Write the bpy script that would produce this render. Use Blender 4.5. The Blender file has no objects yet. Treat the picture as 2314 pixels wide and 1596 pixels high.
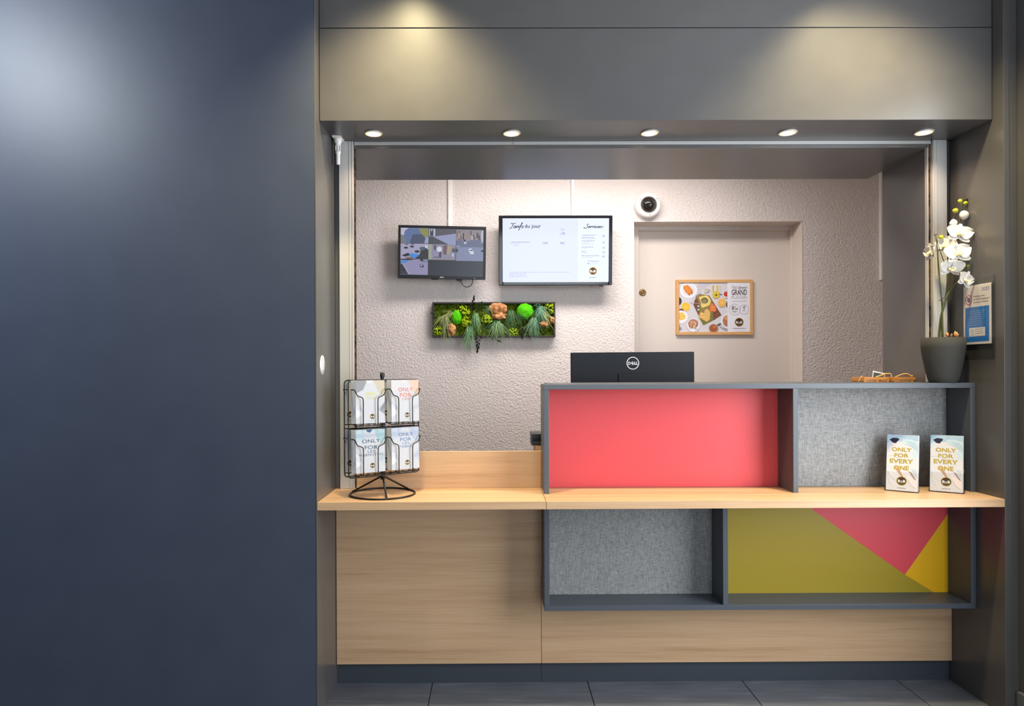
import bpy, bmesh, math, random
from mathutils import Vector, Matrix, noise
random.seed(7)
SC = bpy.context.scene
COL = SC.collection
PI = math.pi
R = math.radians

# ------------------------------------------------------------------ camera
F, CX, CY = 1540.0, 1124.76, 838.14          # focal length and vanishing point in photo pixels
YAW, ROLL, EYE = -0.0053, 0.0040, 1.2
_r = Vector((math.cos(YAW), math.sin(YAW), 0)); _f = Vector((-math.sin(YAW), math.cos(YAW), 0)); _z = Vector((0, 0, 1))
_cr = _r * math.cos(ROLL) - _z * math.sin(ROLL)
_cu = _r * math.sin(ROLL) + _z * math.cos(ROLL)
cam_d = bpy.data.cameras.new('camera'); cam = bpy.data.objects.new('camera', cam_d); COL.objects.link(cam)
cam_d.sensor_width = 36.0; cam_d.lens = 36.0 * F / 2314.0
cam_d.shift_x = (1157.0 - CX) / 2314.0; cam_d.shift_y = (CY - 798.0) / 2314.0
cam_d.clip_start = 0.02; cam_d.clip_end = 60
m = Matrix((( _cr.x, _cu.x, -_f.x, 0), (_cr.y, _cu.y, -_f.y, 0), (_cr.z, _cu.z, -_f.z, EYE), (0, 0, 0, 1)))
cam.matrix_world = m
SC.camera = cam

def at(px, py, d):
    """photo pixel -> world point on the plane Y = d"""
    u2, v2 = px - CX, py - CY
    u = u2 * math.cos(ROLL) - v2 * math.sin(ROLL); v = u2 * math.sin(ROLL) + v2 * math.cos(ROLL)
    q = _f + _r * (u / F) - _z * (v / F)
    t = d / q.y
    return Vector((q.x * t, d, EYE + q.z * t))

# ------------------------------------------------------------------ world, lights, exposure
SC.view_settings.view_transform = 'Standard'
SC.view_settings.look = 'None'
SC.view_settings.gamma = 1.0
SC.view_settings.use_curve_mapping = False
SC.view_settings.exposure = 0.0
w = bpy.data.worlds.new('world'); SC.world = w; w.use_nodes = True
w.node_tree.nodes['Background'].inputs[0].default_value = (0.62, 0.78, 1.0, 1)
w.node_tree.nodes['Background'].inputs[1].default_value = 0.25

def area(name, loc, rot, sx, sy, power, color):
    l = bpy.data.lights.new(name, 'AREA'); l.shape = 'RECTANGLE'; l.size = sx; l.size_y = sy; l.energy = power; l.color = color
    o = bpy.data.objects.new(name, l); COL.objects.link(o); o.location = loc; o.rotation_euler = rot
    return o
def spot(name, loc, rot, power, color, angle, blend, radius=0.03):
    l = bpy.data.lights.new(name, 'SPOT'); l.energy = power; l.color = color; l.spot_size = R(angle); l.spot_blend = blend; l.shadow_soft_size = radius
    o = bpy.data.objects.new(name, l); COL.objects.link(o); o.location = loc; o.rotation_euler = rot
    return o
WARM = (1.0, 0.76, 0.50)
# daylight through the lobby window (right wall, behind the camera) and through the glazed entrance behind
area('window_daylight', (1.80, 1.35, 1.4), (0, R(90), 0), 1.8, 1.3, 72, (0.88, 0.94, 1.0))
area('entrance_daylight', (0.85, -2.9, 1.4), (R(90), 0, 0), 1.8, 2.2, 58, (0.78, 0.90, 1.0))
# office ceiling panel behind the lintel
area('office_light', (0.50, 3.2, 2.47), (0, 0, 0), 1.3, 0.4, 41, (1.0, 0.93, 0.89))
# lobby downlights just in front of the fascia
for lx in (-0.31, 1.30):
    spot('lobby_downlight', (lx, 2.03, 2.72), (R(10), 0, 0), 150, (1.0, 0.83, 0.46), 98, 1.0, 0.05)
spot('lobby_downlight', (-2.3, 1.05, 2.72), (R(72), 0, R(4)), 240, (0.86, 0.93, 1.0), 130, 1.0, 0.08)

# ------------------------------------------------------------------ materials
def srgb(r, g, b):
    def c(x):
        x /= 255.0
        return x / 12.92 if x <= 0.04045 else ((x + 0.055) / 1.055) ** 2.4
    return (c(r), c(g), c(b), 1.0)
def new_mat(name, col, rough=0.5, spec=0.5, metal=0.0):
    m = bpy.data.materials.new(name); m.use_nodes = True
    b = m.node_tree.nodes['Principled BSDF']
    b.inputs['Base Color'].default_value = col; b.inputs['Roughness'].default_value = rough
    b.inputs['Specular IOR Level'].default_value = spec; b.inputs['Metallic'].default_value = metal
    return m
def tex_nodes(m, scale):
    nt = m.node_tree; n = nt.nodes
    tc = n.new('ShaderNodeTexCoord'); mp = n.new('ShaderNodeMapping'); mp.inputs['Scale'].default_value = scale
    nt.links.new(tc.outputs['Object'], mp.inputs['Vector'])
    return nt, n, mp
def add_bump(m, scale, noise_scale, strength, dist, detail=4.0, rough=0.55):
    nt, n, mp = tex_nodes(m, scale)
    t = n.new('ShaderNodeTexNoise'); t.inputs['Scale'].default_value = noise_scale; t.inputs['Detail'].default_value = detail
    t.inputs['Roughness'].default_value = rough
    b = n.new('ShaderNodeBump'); b.inputs['Strength'].default_value = strength; b.inputs['Distance'].default_value = dist
    nt.links.new(mp.outputs[0], t.inputs['Vector']); nt.links.new(t.outputs['Fac'], b.inputs['Height'])
    nt.links.new(b.outputs[0], n['Principled BSDF'].inputs['Normal'])
    return m
def noise_color(m, scale, noise_scale, stops, detail=4.0, dist=0.0, rough=0.55):
    nt, n, mp = tex_nodes(m, scale)
    t = n.new('ShaderNodeTexNoise'); t.inputs['Scale'].default_value = noise_scale; t.inputs['Detail'].default_value = detail
    t.inputs['Distortion'].default_value = dist; t.inputs['Roughness'].default_value = rough
    r = n.new('ShaderNodeValToRGB')
    while len(r.color_ramp.elements) < len(stops): r.color_ramp.elements.new(0.5)
    for e, (p, c) in zip(r.color_ramp.elements, stops): e.position = p; e.color = c
    nt.links.new(mp.outputs[0], t.inputs['Vector']); nt.links.new(t.outputs['Fac'], r.inputs[0])
    nt.links.new(r.outputs[0], n['Principled BSDF'].inputs['Base Color'])
    return m

M = {}
M['laminate'] = noise_color(new_mat('anthracite_laminate', srgb(82, 80, 80), 0.30, 0.6), (1, 1, 1), 9, [(0.3, srgb(80, 78, 78)), (0.7, srgb(84, 82, 82))])
M['daylit'] = noise_color(new_mat('daylight_tint_laminate', srgb(62, 69, 86), 0.45, 0.45), (1, 1, 1), 7, [(0.3, srgb(60, 67, 84)), (0.7, srgb(64, 71, 88))])  # same grey laminate for the left wall, bluish daylight mixed into its base colour
M['cabinet'] = new_mat('anthracite_cabinet', srgb(76, 81, 89), 0.4, 0.5)
M['plinth'] = new_mat('plinth_laminate', srgb(58, 63, 70), 0.5, 0.4)

def oak():
    m = new_mat('light_oak', srgb(205, 165, 122), 0.42, 0.4)
    nt, n, mp = tex_nodes(m, (0.5, 17, 17))
    big = n.new('ShaderNodeTexNoise'); big.inputs['Scale'].default_value = 1.6; big.inputs['Detail'].default_value = 5; big.inputs['Distortion'].default_value = 0.25
    nt.links.new(mp.outputs[0], big.inputs['Vector'])
    mp2 = n.new('ShaderNodeMapping'); mp2.inputs['Scale'].default_value = (3.5, 300, 300)
    nt.links.new(n['Texture Coordinate'].outputs['Object'], mp2.inputs['Vector'])
    fine = n.new('ShaderNodeTexNoise'); fine.inputs['Scale'].default_value = 1.5; fine.inputs['Detail'].default_value = 3
    nt.links.new(mp2.outputs[0], fine.inputs['Vector'])
    mix = n.new('ShaderNodeMath'); mix.operation = 'MULTIPLY_ADD'; mix.inputs[1].default_value = 0.45
    add = n.new('ShaderNodeMath'); add.operation = 'MULTIPLY'; add.inputs[1].default_value = 0.55
    nt.links.new(big.outputs['Fac'], add.inputs[0]); nt.links.new(fine.outputs['Fac'], mix.inputs[0]); nt.links.new(add.outputs[0], mix.inputs[2])
    r = n.new('ShaderNodeValToRGB')
    st = [(0.33, srgb(178, 139, 105)), (0.44, srgb(195, 157, 120)), (0.54, srgb(203, 166, 129)), (0.66, srgb(209, 174, 138))]
    while len(r.color_ramp.elements) < 4: r.color_ramp.elements.new(0.5)
    for e, (p, c) in zip(r.color_ramp.elements, st): e.position = p; e.color = c
    nt.links.new(mix.outputs[0], r.inputs[0]); nt.links.new(r.outputs[0], n['Principled BSDF'].inputs['Base Color'])
    return m
M['oak'] = oak()

def render_wall():
    m = new_mat('white_textured_render', srgb(222, 212, 207), 0.75, 0.25)
    nt, n, mp = tex_nodes(m, (1, 1, 1))
    a = n.new('ShaderNodeTexNoise'); a.inputs['Scale'].default_value = 88; a.inputs['Detail'].default_value = 3; a.inputs['Distortion'].default_value = 0.8
    b = n.new('ShaderNodeTexVoronoi'); b.inputs['Scale'].default_value = 100; b.feature = 'SMOOTH_F1'
    ad = n.new('ShaderNodeMath'); ad.operation = 'MULTIPLY_ADD'; ad.inputs[1].default_value = 0.5
    bp = n.new('ShaderNodeBump'); bp.inputs['Strength'].default_value = 0.62; bp.inputs['Distance'].default_value = 0.009
    nt.links.new(mp.outputs[0], a.inputs['Vector']); nt.links.new(mp.outputs[0], b.inputs['Vector'])
    nt.links.new(b.outputs['Distance'], ad.inputs[0]); nt.links.new(a.outputs['Fac'], ad.inputs[2])
    nt.links.new(ad.outputs[0], bp.inputs['Height']); nt.links.new(bp.outputs[0], n['Principled BSDF'].inputs['Normal'])
    return m
M['render'] = render_wall()
M['paint'] = new_mat('pale_door_paint', srgb(218, 206, 196), 0.45, 0.4)
M['white'] = new_mat('white_plastic', srgb(236, 232, 228), 0.4, 0.5)
M['ceiling'] = new_mat('ceiling_paint', srgb(225, 225, 222), 0.8, 0.2)
M['alu'] = new_mat('brushed_aluminium', srgb(188, 186, 184), 0.42, 0.5, 0.15)
M['seal'] = noise_color(new_mat('brush_seal', srgb(60, 45, 36), 0.9, 0.1), (1, 1, 1), 60, [(0.35, srgb(24, 18, 15)), (0.62, srgb(92, 66, 48))])
M['red'] = new_mat('red_panel', srgb(222, 76, 80), 0.45, 0.4)
M['olive'] = new_mat('olive_panel', srgb(156, 134, 32), 0.45, 0.4)
M['coral'] = new_mat('coral_panel', srgb(212, 70, 80), 0.45, 0.4)
M['yellow'] = new_mat('mustard_panel', srgb(224, 168, 12), 0.45, 0.4)
def fabric():
    m = new_mat('woven_grey_laminate', srgb(138, 138, 138), 0.6, 0.35)
    nt, n, mp = tex_nodes(m, (45, 45, 330)); mp.inputs['Scale'].default_value = (52, 52, 430)
    mp2 = n.new('ShaderNodeMapping'); mp2.inputs['Scale'].default_value = (430, 430, 52)
    nt.links.new(n['Texture Coordinate'].outputs['Object'], mp2.inputs['Vector'])
    a = n.new('ShaderNodeTexNoise'); b = n.new('ShaderNodeTexNoise')
    for t in (a, b): t.inputs['Scale'].default_value = 1.0; t.inputs['Detail'].default_value = 1.5
    nt.links.new(mp.outputs[0], a.inputs['Vector']); nt.links.new(mp2.outputs[0], b.inputs['Vector'])
    ad = n.new('ShaderNodeMath'); ad.operation = 'ADD'
    nt.links.new(a.outputs['Fac'], ad.inputs[0]); nt.links.new(b.outputs['Fac'], ad.inputs[1])
    hv = n.new('ShaderNodeMath'); hv.operation = 'MULTIPLY'; hv.inputs[1].default_value = 0.5
    nt.links.new(ad.outputs[0], hv.inputs[0])
    r = n.new('ShaderNodeValToRGB')
    for e, (p, c) in zip(r.color_ramp.elements, [(0.34, srgb(112, 112, 112)), (0.66, srgb(162, 161, 158))]): e.position = p; e.color = c
    nt.links.new(hv.outputs[0], r.inputs[0]); nt.links.new(r.outputs[0], n['Principled BSDF'].inputs['Base Color'])
    return m
M['fabric'] = fabric()
M['tile'] = noise_color(new_mat('slate_tile', srgb(74, 76, 82), 0.45, 0.45), (2.2, 16, 1), 2.4, [(0.3, srgb(84, 87, 94)), (0.6, srgb(98, 101, 108)), (0.78, srgb(128, 130, 136))], detail=8, dist=0.4)
M['grout'] = new_mat('dark_grout', srgb(30, 32, 36), 0.8, 0.2)
M['black'] = new_mat('black_plastic', srgb(22, 22, 24), 0.35, 0.5)
M['blackgloss'] = new_mat('gloss_black_bezel', srgb(20, 20, 26), 0.12, 0.6)
M['monitor'] = new_mat('monitor_back_plastic', srgb(24, 26, 32), 0.42, 0.22)
M['wire'] = new_mat('black_wire', srgb(24, 23, 23), 0.35, 0.5, 0.3)
M['paper'] = new_mat('paper_edge', srgb(206, 206, 210), 0.55, 0.3)
M['brass'] = new_mat('aged_brass', srgb(150, 120, 80), 0.35, 0.5, 0.8)
M['pot'] = add_bump(new_mat('grey_stoneware', srgb(58, 57, 54), 0.75, 0.25), (1, 1, 1), 90, 0.25, 0.003)
M['petal'] = new_mat('white_petal', srgb(222, 216, 208), 0.6, 0.3)
M['petal'].node_tree.nodes['Principled BSDF'].inputs['Subsurface Weight'].default_value = 0.15
M['petal'].node_tree.nodes['Principled BSDF'].inputs['Subsurface Radius'].default_value = (0.01, 0.008, 0.005)
M['lip'] = new_mat('yellow_lip', srgb(250, 232, 178), 0.6, 0.3)
M['lipred'] = new_mat('orange_throat', srgb(240, 200, 110), 0.6, 0.3)
M['bud'] = new_mat('green_bud', srgb(178, 182, 40), 0.45, 0.4)
M['stem'] = new_mat('green_stem', srgb(70, 76, 38), 0.5, 0.4)
M['stemdark'] = new_mat('dark_stem', srgb(52, 48, 34), 0.6, 0.3)
M['bark'] = noise_color(new_mat('bark', srgb(190, 130, 84), 0.8, 0.2), (1, 1, 1), 40, [(0.35, srgb(140, 84, 48)), (0.65, srgb(222, 164, 112))])
M['chip'] = noise_color(new_mat('bark_chip', srgb(190, 140, 90), 0.8, 0.2), (1, 1, 1), 80, [(0.35, srgb(150, 104, 62)), (0.65, srgb(214, 168, 116))])
M['lime'] = noise_color(new_mat('lime_moss', srgb(160, 190, 30), 0.9, 0.1), (1, 1, 1), 120, [(0.35, srgb(128, 160, 14)), (0.65, srgb(186, 204, 44))])
M['ball'] = add_bump(noise_color(new_mat('bright_moss', srgb(80, 190, 20), 0.95, 0.1), (1, 1, 1), 220, [(0.35, srgb(58, 160, 10)), (0.65, srgb(100, 206, 30))]), (1, 1, 1), 260, 0.6, 0.003)
M['mossmat'] = add_bump(noise_color(new_mat('dark_moss_mat', srgb(66, 84, 14), 0.95, 0.1), (1, 1, 1), 90, [(0.35, srgb(34, 46, 6)), (0.65, srgb(104, 122, 26))]), (1, 1, 1), 180, 0.9, 0.006)
M['needle1'] = new_mat('green_needles', srgb(84, 128, 84), 0.6, 0.3)
M['needle2'] = new_mat('olive_needles', srgb(120, 136, 82), 0.6, 0.3)
M['needle3'] = new_mat('teal_needles', srgb(92, 140, 112), 0.6, 0.3)
M['needle4'] = new_mat('dark_needles', srgb(58, 92, 66), 0.6, 0.3)
M['needle5'] = new_mat('pale_green_needles', srgb(142, 182, 132), 0.6, 0.3)
M['needle6'] = new_mat('straw_needles', srgb(184, 184, 124), 0.6, 0.3)
M['needle7'] = new_mat('pale_teal_needles', srgb(140, 190, 160), 0.6, 0.3)
M['leafdark'] = new_mat('black_leaf', srgb(20, 24, 20), 0.5, 0.4)
M['leafgreen'] = new_mat('deep_green_leaf', srgb(36, 66, 36), 0.5, 0.4)
M['mossframe'] = new_mat('dark_bronze_frame', srgb(46, 42, 40), 0.5, 0.4)
M['framewood'] = noise_color(new_mat('pine_frame', srgb(214, 164, 104), 0.5, 0.4), (4, 60, 60), 2, [(0.3, srgb(206, 152, 92)), (0.7, srgb(222, 174, 114))])
M['crate'] = noise_color(new_mat('crate_wood', srgb(196, 136, 72), 0.6, 0.3), (6, 60, 60), 3, [(0.3, srgb(178, 116, 56)), (0.7, srgb(206, 148, 84))])
M['raffia'] = new_mat('raffia', srgb(206, 164, 104), 0.7, 0.2)
def clear(name, col, rough):
    m = bpy.data.materials.new(name); m.use_nodes = True; nt = m.node_tree; n = nt.nodes
    for x in list(n): n.remove(x)
    o = n.new('ShaderNodeOutputMaterial'); mx = n.new('ShaderNodeMixShader'); t = n.new('ShaderNodeBsdfTransparent'); g = n.new('ShaderNodeBsdfGlossy'); fr = n.new('ShaderNodeFresnel')
    t.inputs[0].default_value = col; g.inputs['Roughness'].default_value = rough; fr.inputs[0].default_value = 1.45
    ge = n.new('ShaderNodeNewGeometry'); inv = n.new('ShaderNodeMath'); inv.operation = 'SUBTRACT'; inv.inputs[0].default_value = 1.0; mu = n.new('ShaderNodeMath'); mu.operation = 'MULTIPLY'
    nt.links.new(ge.outputs['Backfacing'], inv.inputs[1]); nt.links.new(fr.outputs[0], mu.inputs[0]); nt.links.new(inv.outputs[0], mu.inputs[1])
    nt.links.new(mu.outputs[0], mx.inputs[0]); nt.links.new(t.outputs[0], mx.inputs[1]); nt.links.new(g.outputs[0], mx.inputs[2]); nt.links.new(mx.outputs[0], o.inputs[0])
    return m
M['acrylic'] = clear('clear_acrylic', (0.93, 0.93, 0.93, 1), 0.06)
M['smoke'] = clear('smoked_dome', (0.62, 0.58, 0.56, 1), 0.05)
M['glass'] = clear('window_glass', (0.95, 0.97, 1, 1), 0.02)
def emit(name, col, strength):
    m = new_mat(name, (0.02, 0.02, 0.02, 1), 0.25, 0.4)
    b = m.node_tree.nodes['Principled BSDF']; b.inputs['Emission Color'].default_value = col; b.inputs['Emission Strength'].default_value = strength
    return m
M['lampglow'] = emit('lamp_lens', (1.0, 0.78, 0.5, 1), 14)
M['lampring'] = emit('lamp_lens_ring', (1.0, 0.52, 0.16, 1), 2.2)
_flat = {}
def ink(rgb, glow=0.0, rough=0.5):
    k = (tuple(rgb), glow)
    if k not in _flat:
        nm = ('screen_' if glow else 'ink_') + '%02x%02x%02x' % tuple(rgb)
        _flat[k] = emit(nm, srgb(*rgb), glow) if glow else new_mat(nm, srgb(*rgb), rough, 0.3)
    return _flat[k]

# ------------------------------------------------------------------ mesh helpers
class MB:
    def __init__(self): self.v = []; self.f = []; self.s = []; self.mi = []; self.mats = []
    def slot(self, mat):
        if mat is None: return 0
        if mat not in self.mats: self.mats.append(mat)
        return self.mats.index(mat)
    def add(self, vs, fs, smooth=False, mat=None, xf=None):
        o = len(self.v); k = self.slot(mat)
        self.v += [tuple(xf @ Vector(p)) if xf is not None else tuple(p) for p in vs]
        for q in fs: self.f.append(tuple(i + o for i in q)); self.s.append(smooth); self.mi.append(k)
        return self
    def box(self, a, b, mat=None, xf=None):
        x0, y0, z0 = a; x1, y1, z1 = b
        vs = [(x0, y0, z0), (x1, y0, z0), (x1, y1, z0), (x0, y1, z0), (x0, y0, z1), (x1, y0, z1), (x1, y1, z1), (x0, y1, z1)]
        return self.add(vs, [(0, 3, 2, 1), (4, 5, 6, 7), (0, 1, 5, 4), (1, 2, 6, 5), (2, 3, 7, 6), (3, 0, 4, 7)], False, mat, xf)
    def prism(self, poly, y0, y1, mat=None, xf=None):
        """poly in XZ, extruded along Y (front y0)"""
        n = len(poly)
        ar = sum(poly[i][0] * poly[(i + 1) % n][1] - poly[(i + 1) % n][0] * poly[i][1] for i in range(n))
        if ar < 0: poly = poly[::-1]
        vs = [(x, y0, z) for x, z in poly] + [(x, y1, z) for x, z in poly]
        fs = [tuple(range(n)), tuple(range(2 * n - 1, n - 1, -1))] + [(i, i + n, (i + 1) % n + n, (i + 1) % n) for i in range(n)]
        return self.add(vs, fs, False, mat, xf)
    def lathe(self, prof, n=32, mat=None, xf=None, cap=True):
        """prof = [(r, z)...] about local Z"""
        vs = []; fs = []
        for r, z in prof:
            for k in range(n):
                a = 2 * PI * k / n; vs.append((r * math.cos(a), r * math.sin(a), z))
        for i in range(len(prof) - 1):
            for k in range(n): fs.append((i * n + k, i * n + (k + 1) % n, (i + 1) * n + (k + 1) % n, (i + 1) * n + k))
        if cap:
            fs.append(tuple(range(n - 1, -1, -1))); fs.append(tuple((len(prof) - 1) * n + k for k in range(n)))
        return self.add(vs, fs, True, mat, xf)
    def tube(self, pts, r, n=8, mat=None, closed=False, xf=None):
        pts = [Vector(p) for p in pts]; N = len(pts)
        rr = r if isinstance(r, (list, tuple)) else [r] * N
        vs = []; fs = []; up = None
        for i, p in enumerate(pts):
            if closed: t = pts[(i + 1) % N] - pts[i - 1]
            else: t = pts[min(i + 1, N - 1)] - pts[max(i - 1, 0)]
            t.normalize()
            if up is None:
                up = Vector((0, 0, 1)) if abs(t.z) < 0.9 else Vector((1, 0, 0))
            s = t.cross(up)
            if s.length < 1e-4: s = t.cross(Vector((0, 1, 0)))
            s.normalize(); up = s.cross(t); up.normalize()
            for k in range(n):
                a = 2 * PI * k / n; q = p + (s * math.cos(a) + up * math.sin(a)) * rr[i]; vs.append(tuple(q))
        for i in range(N if closed else N - 1):
            j = (i + 1) % N
            for k in range(n): fs.append((i * n + k, j * n + k, j * n + (k + 1) % n, i * n + (k + 1) % n))
        if not closed:
            fs.append(tuple(range(n))); fs.append(tuple((N - 1) * n + k for k in range(n - 1, -1, -1)))
        return self.add(vs, fs, True, mat, xf)
    def blob(self, c, rx, ry, rz, sub=2, rough=0.0, fr=8.0, mat=None, seed=0.0, smooth=True):
        bm = bmesh.new(); bmesh.ops.create_icosphere(bm, subdivisions=sub, radius=1.0)
        vs = []
        for v in bm.verts:
            p = v.co.copy(); k = 1.0
            if rough: k += rough * noise.noise(p * fr * 0.25 + Vector((seed, seed * 1.7, 3.1)))
            vs.append((c[0] + p.x * rx * k, c[1] + p.y * ry * k, c[2] + p.z * rz * k))
        fs = [tuple(v.index for v in f.verts) for f in bm.faces]
        bm.free()
        return self.add(vs, fs, smooth, mat)
    def build(self, name, mat=None, parent=None, bevel=0.0, recalc=False, loc=None):
        me = bpy.data.meshes.new(name); me.from_pydata(self.v, [], self.f)
        mats = self.mats if self.mats else [mat]
        for q in mats: me.materials.append(q)
        me.polygons.foreach_set('use_smooth', self.s); me.polygons.foreach_set('material_index', self.mi)
        if recalc:
            bm = bmesh.new(); bm.from_mesh(me); bmesh.ops.recalc_face_normals(bm, faces=bm.faces); bm.to_mesh(me); bm.free()
        me.update()
        o = bpy.data.objects.new(name, me); COL.objects.link(o)
        if parent: o.parent = parent
        if loc is not None: o.location = loc
        if bevel:
            md = o.modifiers.new('bevel', 'BEVEL'); md.width = bevel; md.segments = 2; md.limit_method = 'ANGLE'
        return o
def box(name, a, b, mat, parent=None, bevel=0.0008):
    """a box whose origin is its own bottom centre"""
    c = Vector(((a[0] + b[0]) / 2, (a[1] + b[1]) / 2, min(a[2], b[2])))
    base = world_loc(parent)
    lo = [min(a[i], b[i]) - c[i] for i in range(3)]; hi = [max(a[i], b[i]) - c[i] for i in range(3)]
    o = MB().box(lo, hi).build(name, mat, parent, bevel); o.location = c - base
    return o
def world_loc(p):
    v = Vector((0, 0, 0))
    while p is not None: v += p.location; p = p.parent
    return v
def tag(o, label=None, cat=None, group=None, kind=None):
    if label: o['label'] = label
    if cat: o['category'] = cat
    if group: o['group'] = group
    if kind: o['kind'] = kind
    return o
def thing(name, label, cat, loc=(0, 0, 0), rot=(0, 0, 0), group=None):
    o = bpy.data.objects.new(name, None); COL.objects.link(o); o.empty_display_size = 0.05
    o.location = loc; o.rotation_euler = rot
    return tag(o, label, cat, group)
def copy_tree(o, parent=None):
    c = o.copy(); COL.objects.link(c); c.parent = parent
    for ch in list(o.children): copy_tree(ch, c)
    return c
def struct(o): return tag(o, kind='structure')

# ---- flat print: shapes in a local (u, v) plane facing -Y, each a hair above the last
_text = {}
def text_mesh(s, size, shear=0.0, bold=0.0, spacing=1.0):
    k = (s, size, shear, bold, spacing)
    if k not in _text:
        c = bpy.data.curves.new('t', 'FONT'); c.body = s; c.size = size; c.shear = shear; c.offset = bold; c.space_character = spacing
        c.align_x = 'CENTER'; c.resolution_u = 3; c.fill_mode = 'FRONT'
        o = bpy.data.objects.new('t', c); me = bpy.data.meshes.new_from_object(o)
        _text[k] = ([(v.co.x, v.co.y) for v in me.vertices], [tuple(p.vertices) for p in me.polygons])
        bpy.data.objects.remove(o); bpy.data.curves.remove(c); bpy.data.meshes.remove(me)
    return _text[k]
class Print:
    STEP = 0.00003
    def __init__(self, cx=0.0, cy=0.0, k=1.0, glow=0.0, y0=-0.0003, lean=0.0):
        self.cx, self.cy, self.k, self.glow, self.y, self.b = cx, cy, k, glow, y0, MB()
    def mp(self, p): return ((p[0] - self.cx) * self.k, -(p[1] - self.cy) * self.k)
    def raw(self, uv, faces, rgb, glow=None):
        self.y -= self.STEP
        self.b.add([(u, self.y, v) for u, v in uv], faces, False, ink(rgb, self.glow if glow is None else glow))
    def poly(self, pts, rgb, **kw):
        q = [self.mp(p) for p in pts]; n = len(q)
        ar = sum(q[i][0] * q[(i + 1) % n][1] - q[(i + 1) % n][0] * q[i][1] for i in range(n))
        if ar < 0: q = q[::-1]
        self.raw(q, [tuple(range(n))], rgb, **kw)
    def rect(self, x0, y0, x1, y1, rgb, **kw): self.poly([(x0, y0), (x1, y0), (x1, y1), (x0, y1)], rgb, **kw)
    def oval(self, x, y, rx, ry, rgb, rot=0.0, n=28, wob=0.0, **kw):
        c, s = math.cos(rot), math.sin(rot); pts = []
        for i in range(n):
            a = 2 * PI * i / n; q = 1 + (random.uniform(-wob, wob) if wob else 0); ex, ey = rx * q * math.cos(a), ry * q * math.sin(a)
            pts.append((x + ex * c - ey * s, y + ex * s + ey * c))
        self.poly(pts, rgb, **kw)
    def ring(self, x, y, r, wd, rgb, n=40, ry=None):
        ry = ry or r
        o = [self.mp((x + r * math.cos(2 * PI * i / n), y + ry * math.sin(2 * PI * i / n))) for i in range(n)]
        q = [self.mp((x + (r - wd) * math.cos(2 * PI * i / n), y + (ry - wd) * math.sin(2 * PI * i / n))) for i in range(n)]
        self.raw(o + q, [(i, i + n, (i + 1) % n + n, (i + 1) % n) for i in range(n)], rgb)
    def line(self, pts, wd, rgb, smooth=0):
        if smooth: pts = spline(pts, smooth)
        q = [Vector(self.mp(p)) for p in pts]; h = wd * self.k / 2; L = []; Rr = []
        for i, p in enumerate(q):
            t = q[min(i + 1, len(q) - 1)] - q[max(i - 1, 0)]
            if t.length < 1e-9: t = Vector((1, 0))
            t.normalize(); nn = Vector((-t.y, t.x)) * h; L.append(tuple(p + nn)); Rr.append(tuple(p - nn))
        n = len(q); self.raw(L + Rr, [(i + n, i + 1 + n, i + 1, i) for i in range(n - 1)], rgb)
    def text(self, s, x, y, cap, rgb, width=None, shear=0.0, bold=0.0, spacing=1.0):
        """x centre, y baseline, cap height in print units; width squeezes the line to that width"""
        vs, fs = text_mesh(s, 1.0, shear, bold, spacing); sc = cap / 0.70
        xs = [v[0] for v in vs]; wd = (max(xs) - min(xs)); mid = (max(xs) + min(xs)) / 2
        sx = sc if width is None else width / wd
        self.raw([self.mp((x + (v[0] - mid) * sx, y - v[1] * sc)) for v in vs], fs, rgb)
    def words(self, x0, y, x1, h, rgb, seed=1):
        rn = random.Random(seed); x = x0
        while x < x1 - h:
            wl = min(rn.uniform(2.0, 7.0) * h, x1 - x); self.rect(x, y - h / 2, x + wl, y + h / 2, rgb); self.y += self.STEP; x += wl + h * 0.9
        self.y -= self.STEP
    def script(self, s, x0, x1, base, xh, wd, rgb):
        paths = cursive(s); mx = max(p[0] for q in paths for p in q); k = (x1 - x0) / mx
        for q in paths: self.line([(x0 + p[0] * k, base - p[1] * xh) for p in q], wd, rgb, smooth=4)
    def logo(self, x, y, r, hotels=True):
        self.oval(x, y, r, r, (176, 150, 52), n=40); self.oval(x, y, r * 0.88, r * 0.88, (66, 42, 30), n=40)
        self.text('B', x - r * 0.48, y + r * 0.30, r * 0.55, (250, 248, 244), width=r * 0.44, bold=0.012)
        self.text('B', x + r * 0.48, y + r * 0.30, r * 0.55, (250, 248, 244), width=r * 0.44, bold=0.012)
        self.text('&', x, y + r * 0.28, r * 0.38, (240, 236, 228), width=r * 0.36)
        if hotels: self.text('HOTELS', x, y + r * 0.55, r * 0.16, (206, 186, 120), width=r * 0.8)
    def build(self, name, parent, loc=(0, 0, 0)):
        o = self.b.build(name, None, parent); o.location = loc; return o
def spline(pts, k):
    out = []; P = [pts[0]] + list(pts) + [pts[-1]]
    for i in range(1, len(P) - 2):
        a, b, c, d = P[i - 1], P[i], P[i + 1], P[i + 2]
        for j in range(k):
            t = j / k
            out.append(tuple(0.5 * (2 * b[q] + (c[q] - a[q]) * t + (2 * a[q] - 5 * b[q] + 4 * c[q] - d[q]) * t * t + (3 * b[q] - a[q] - 3 * c[q] + d[q]) * t ** 3) for q in range(len(b))))
    out.append(pts[-1]); return out
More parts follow.
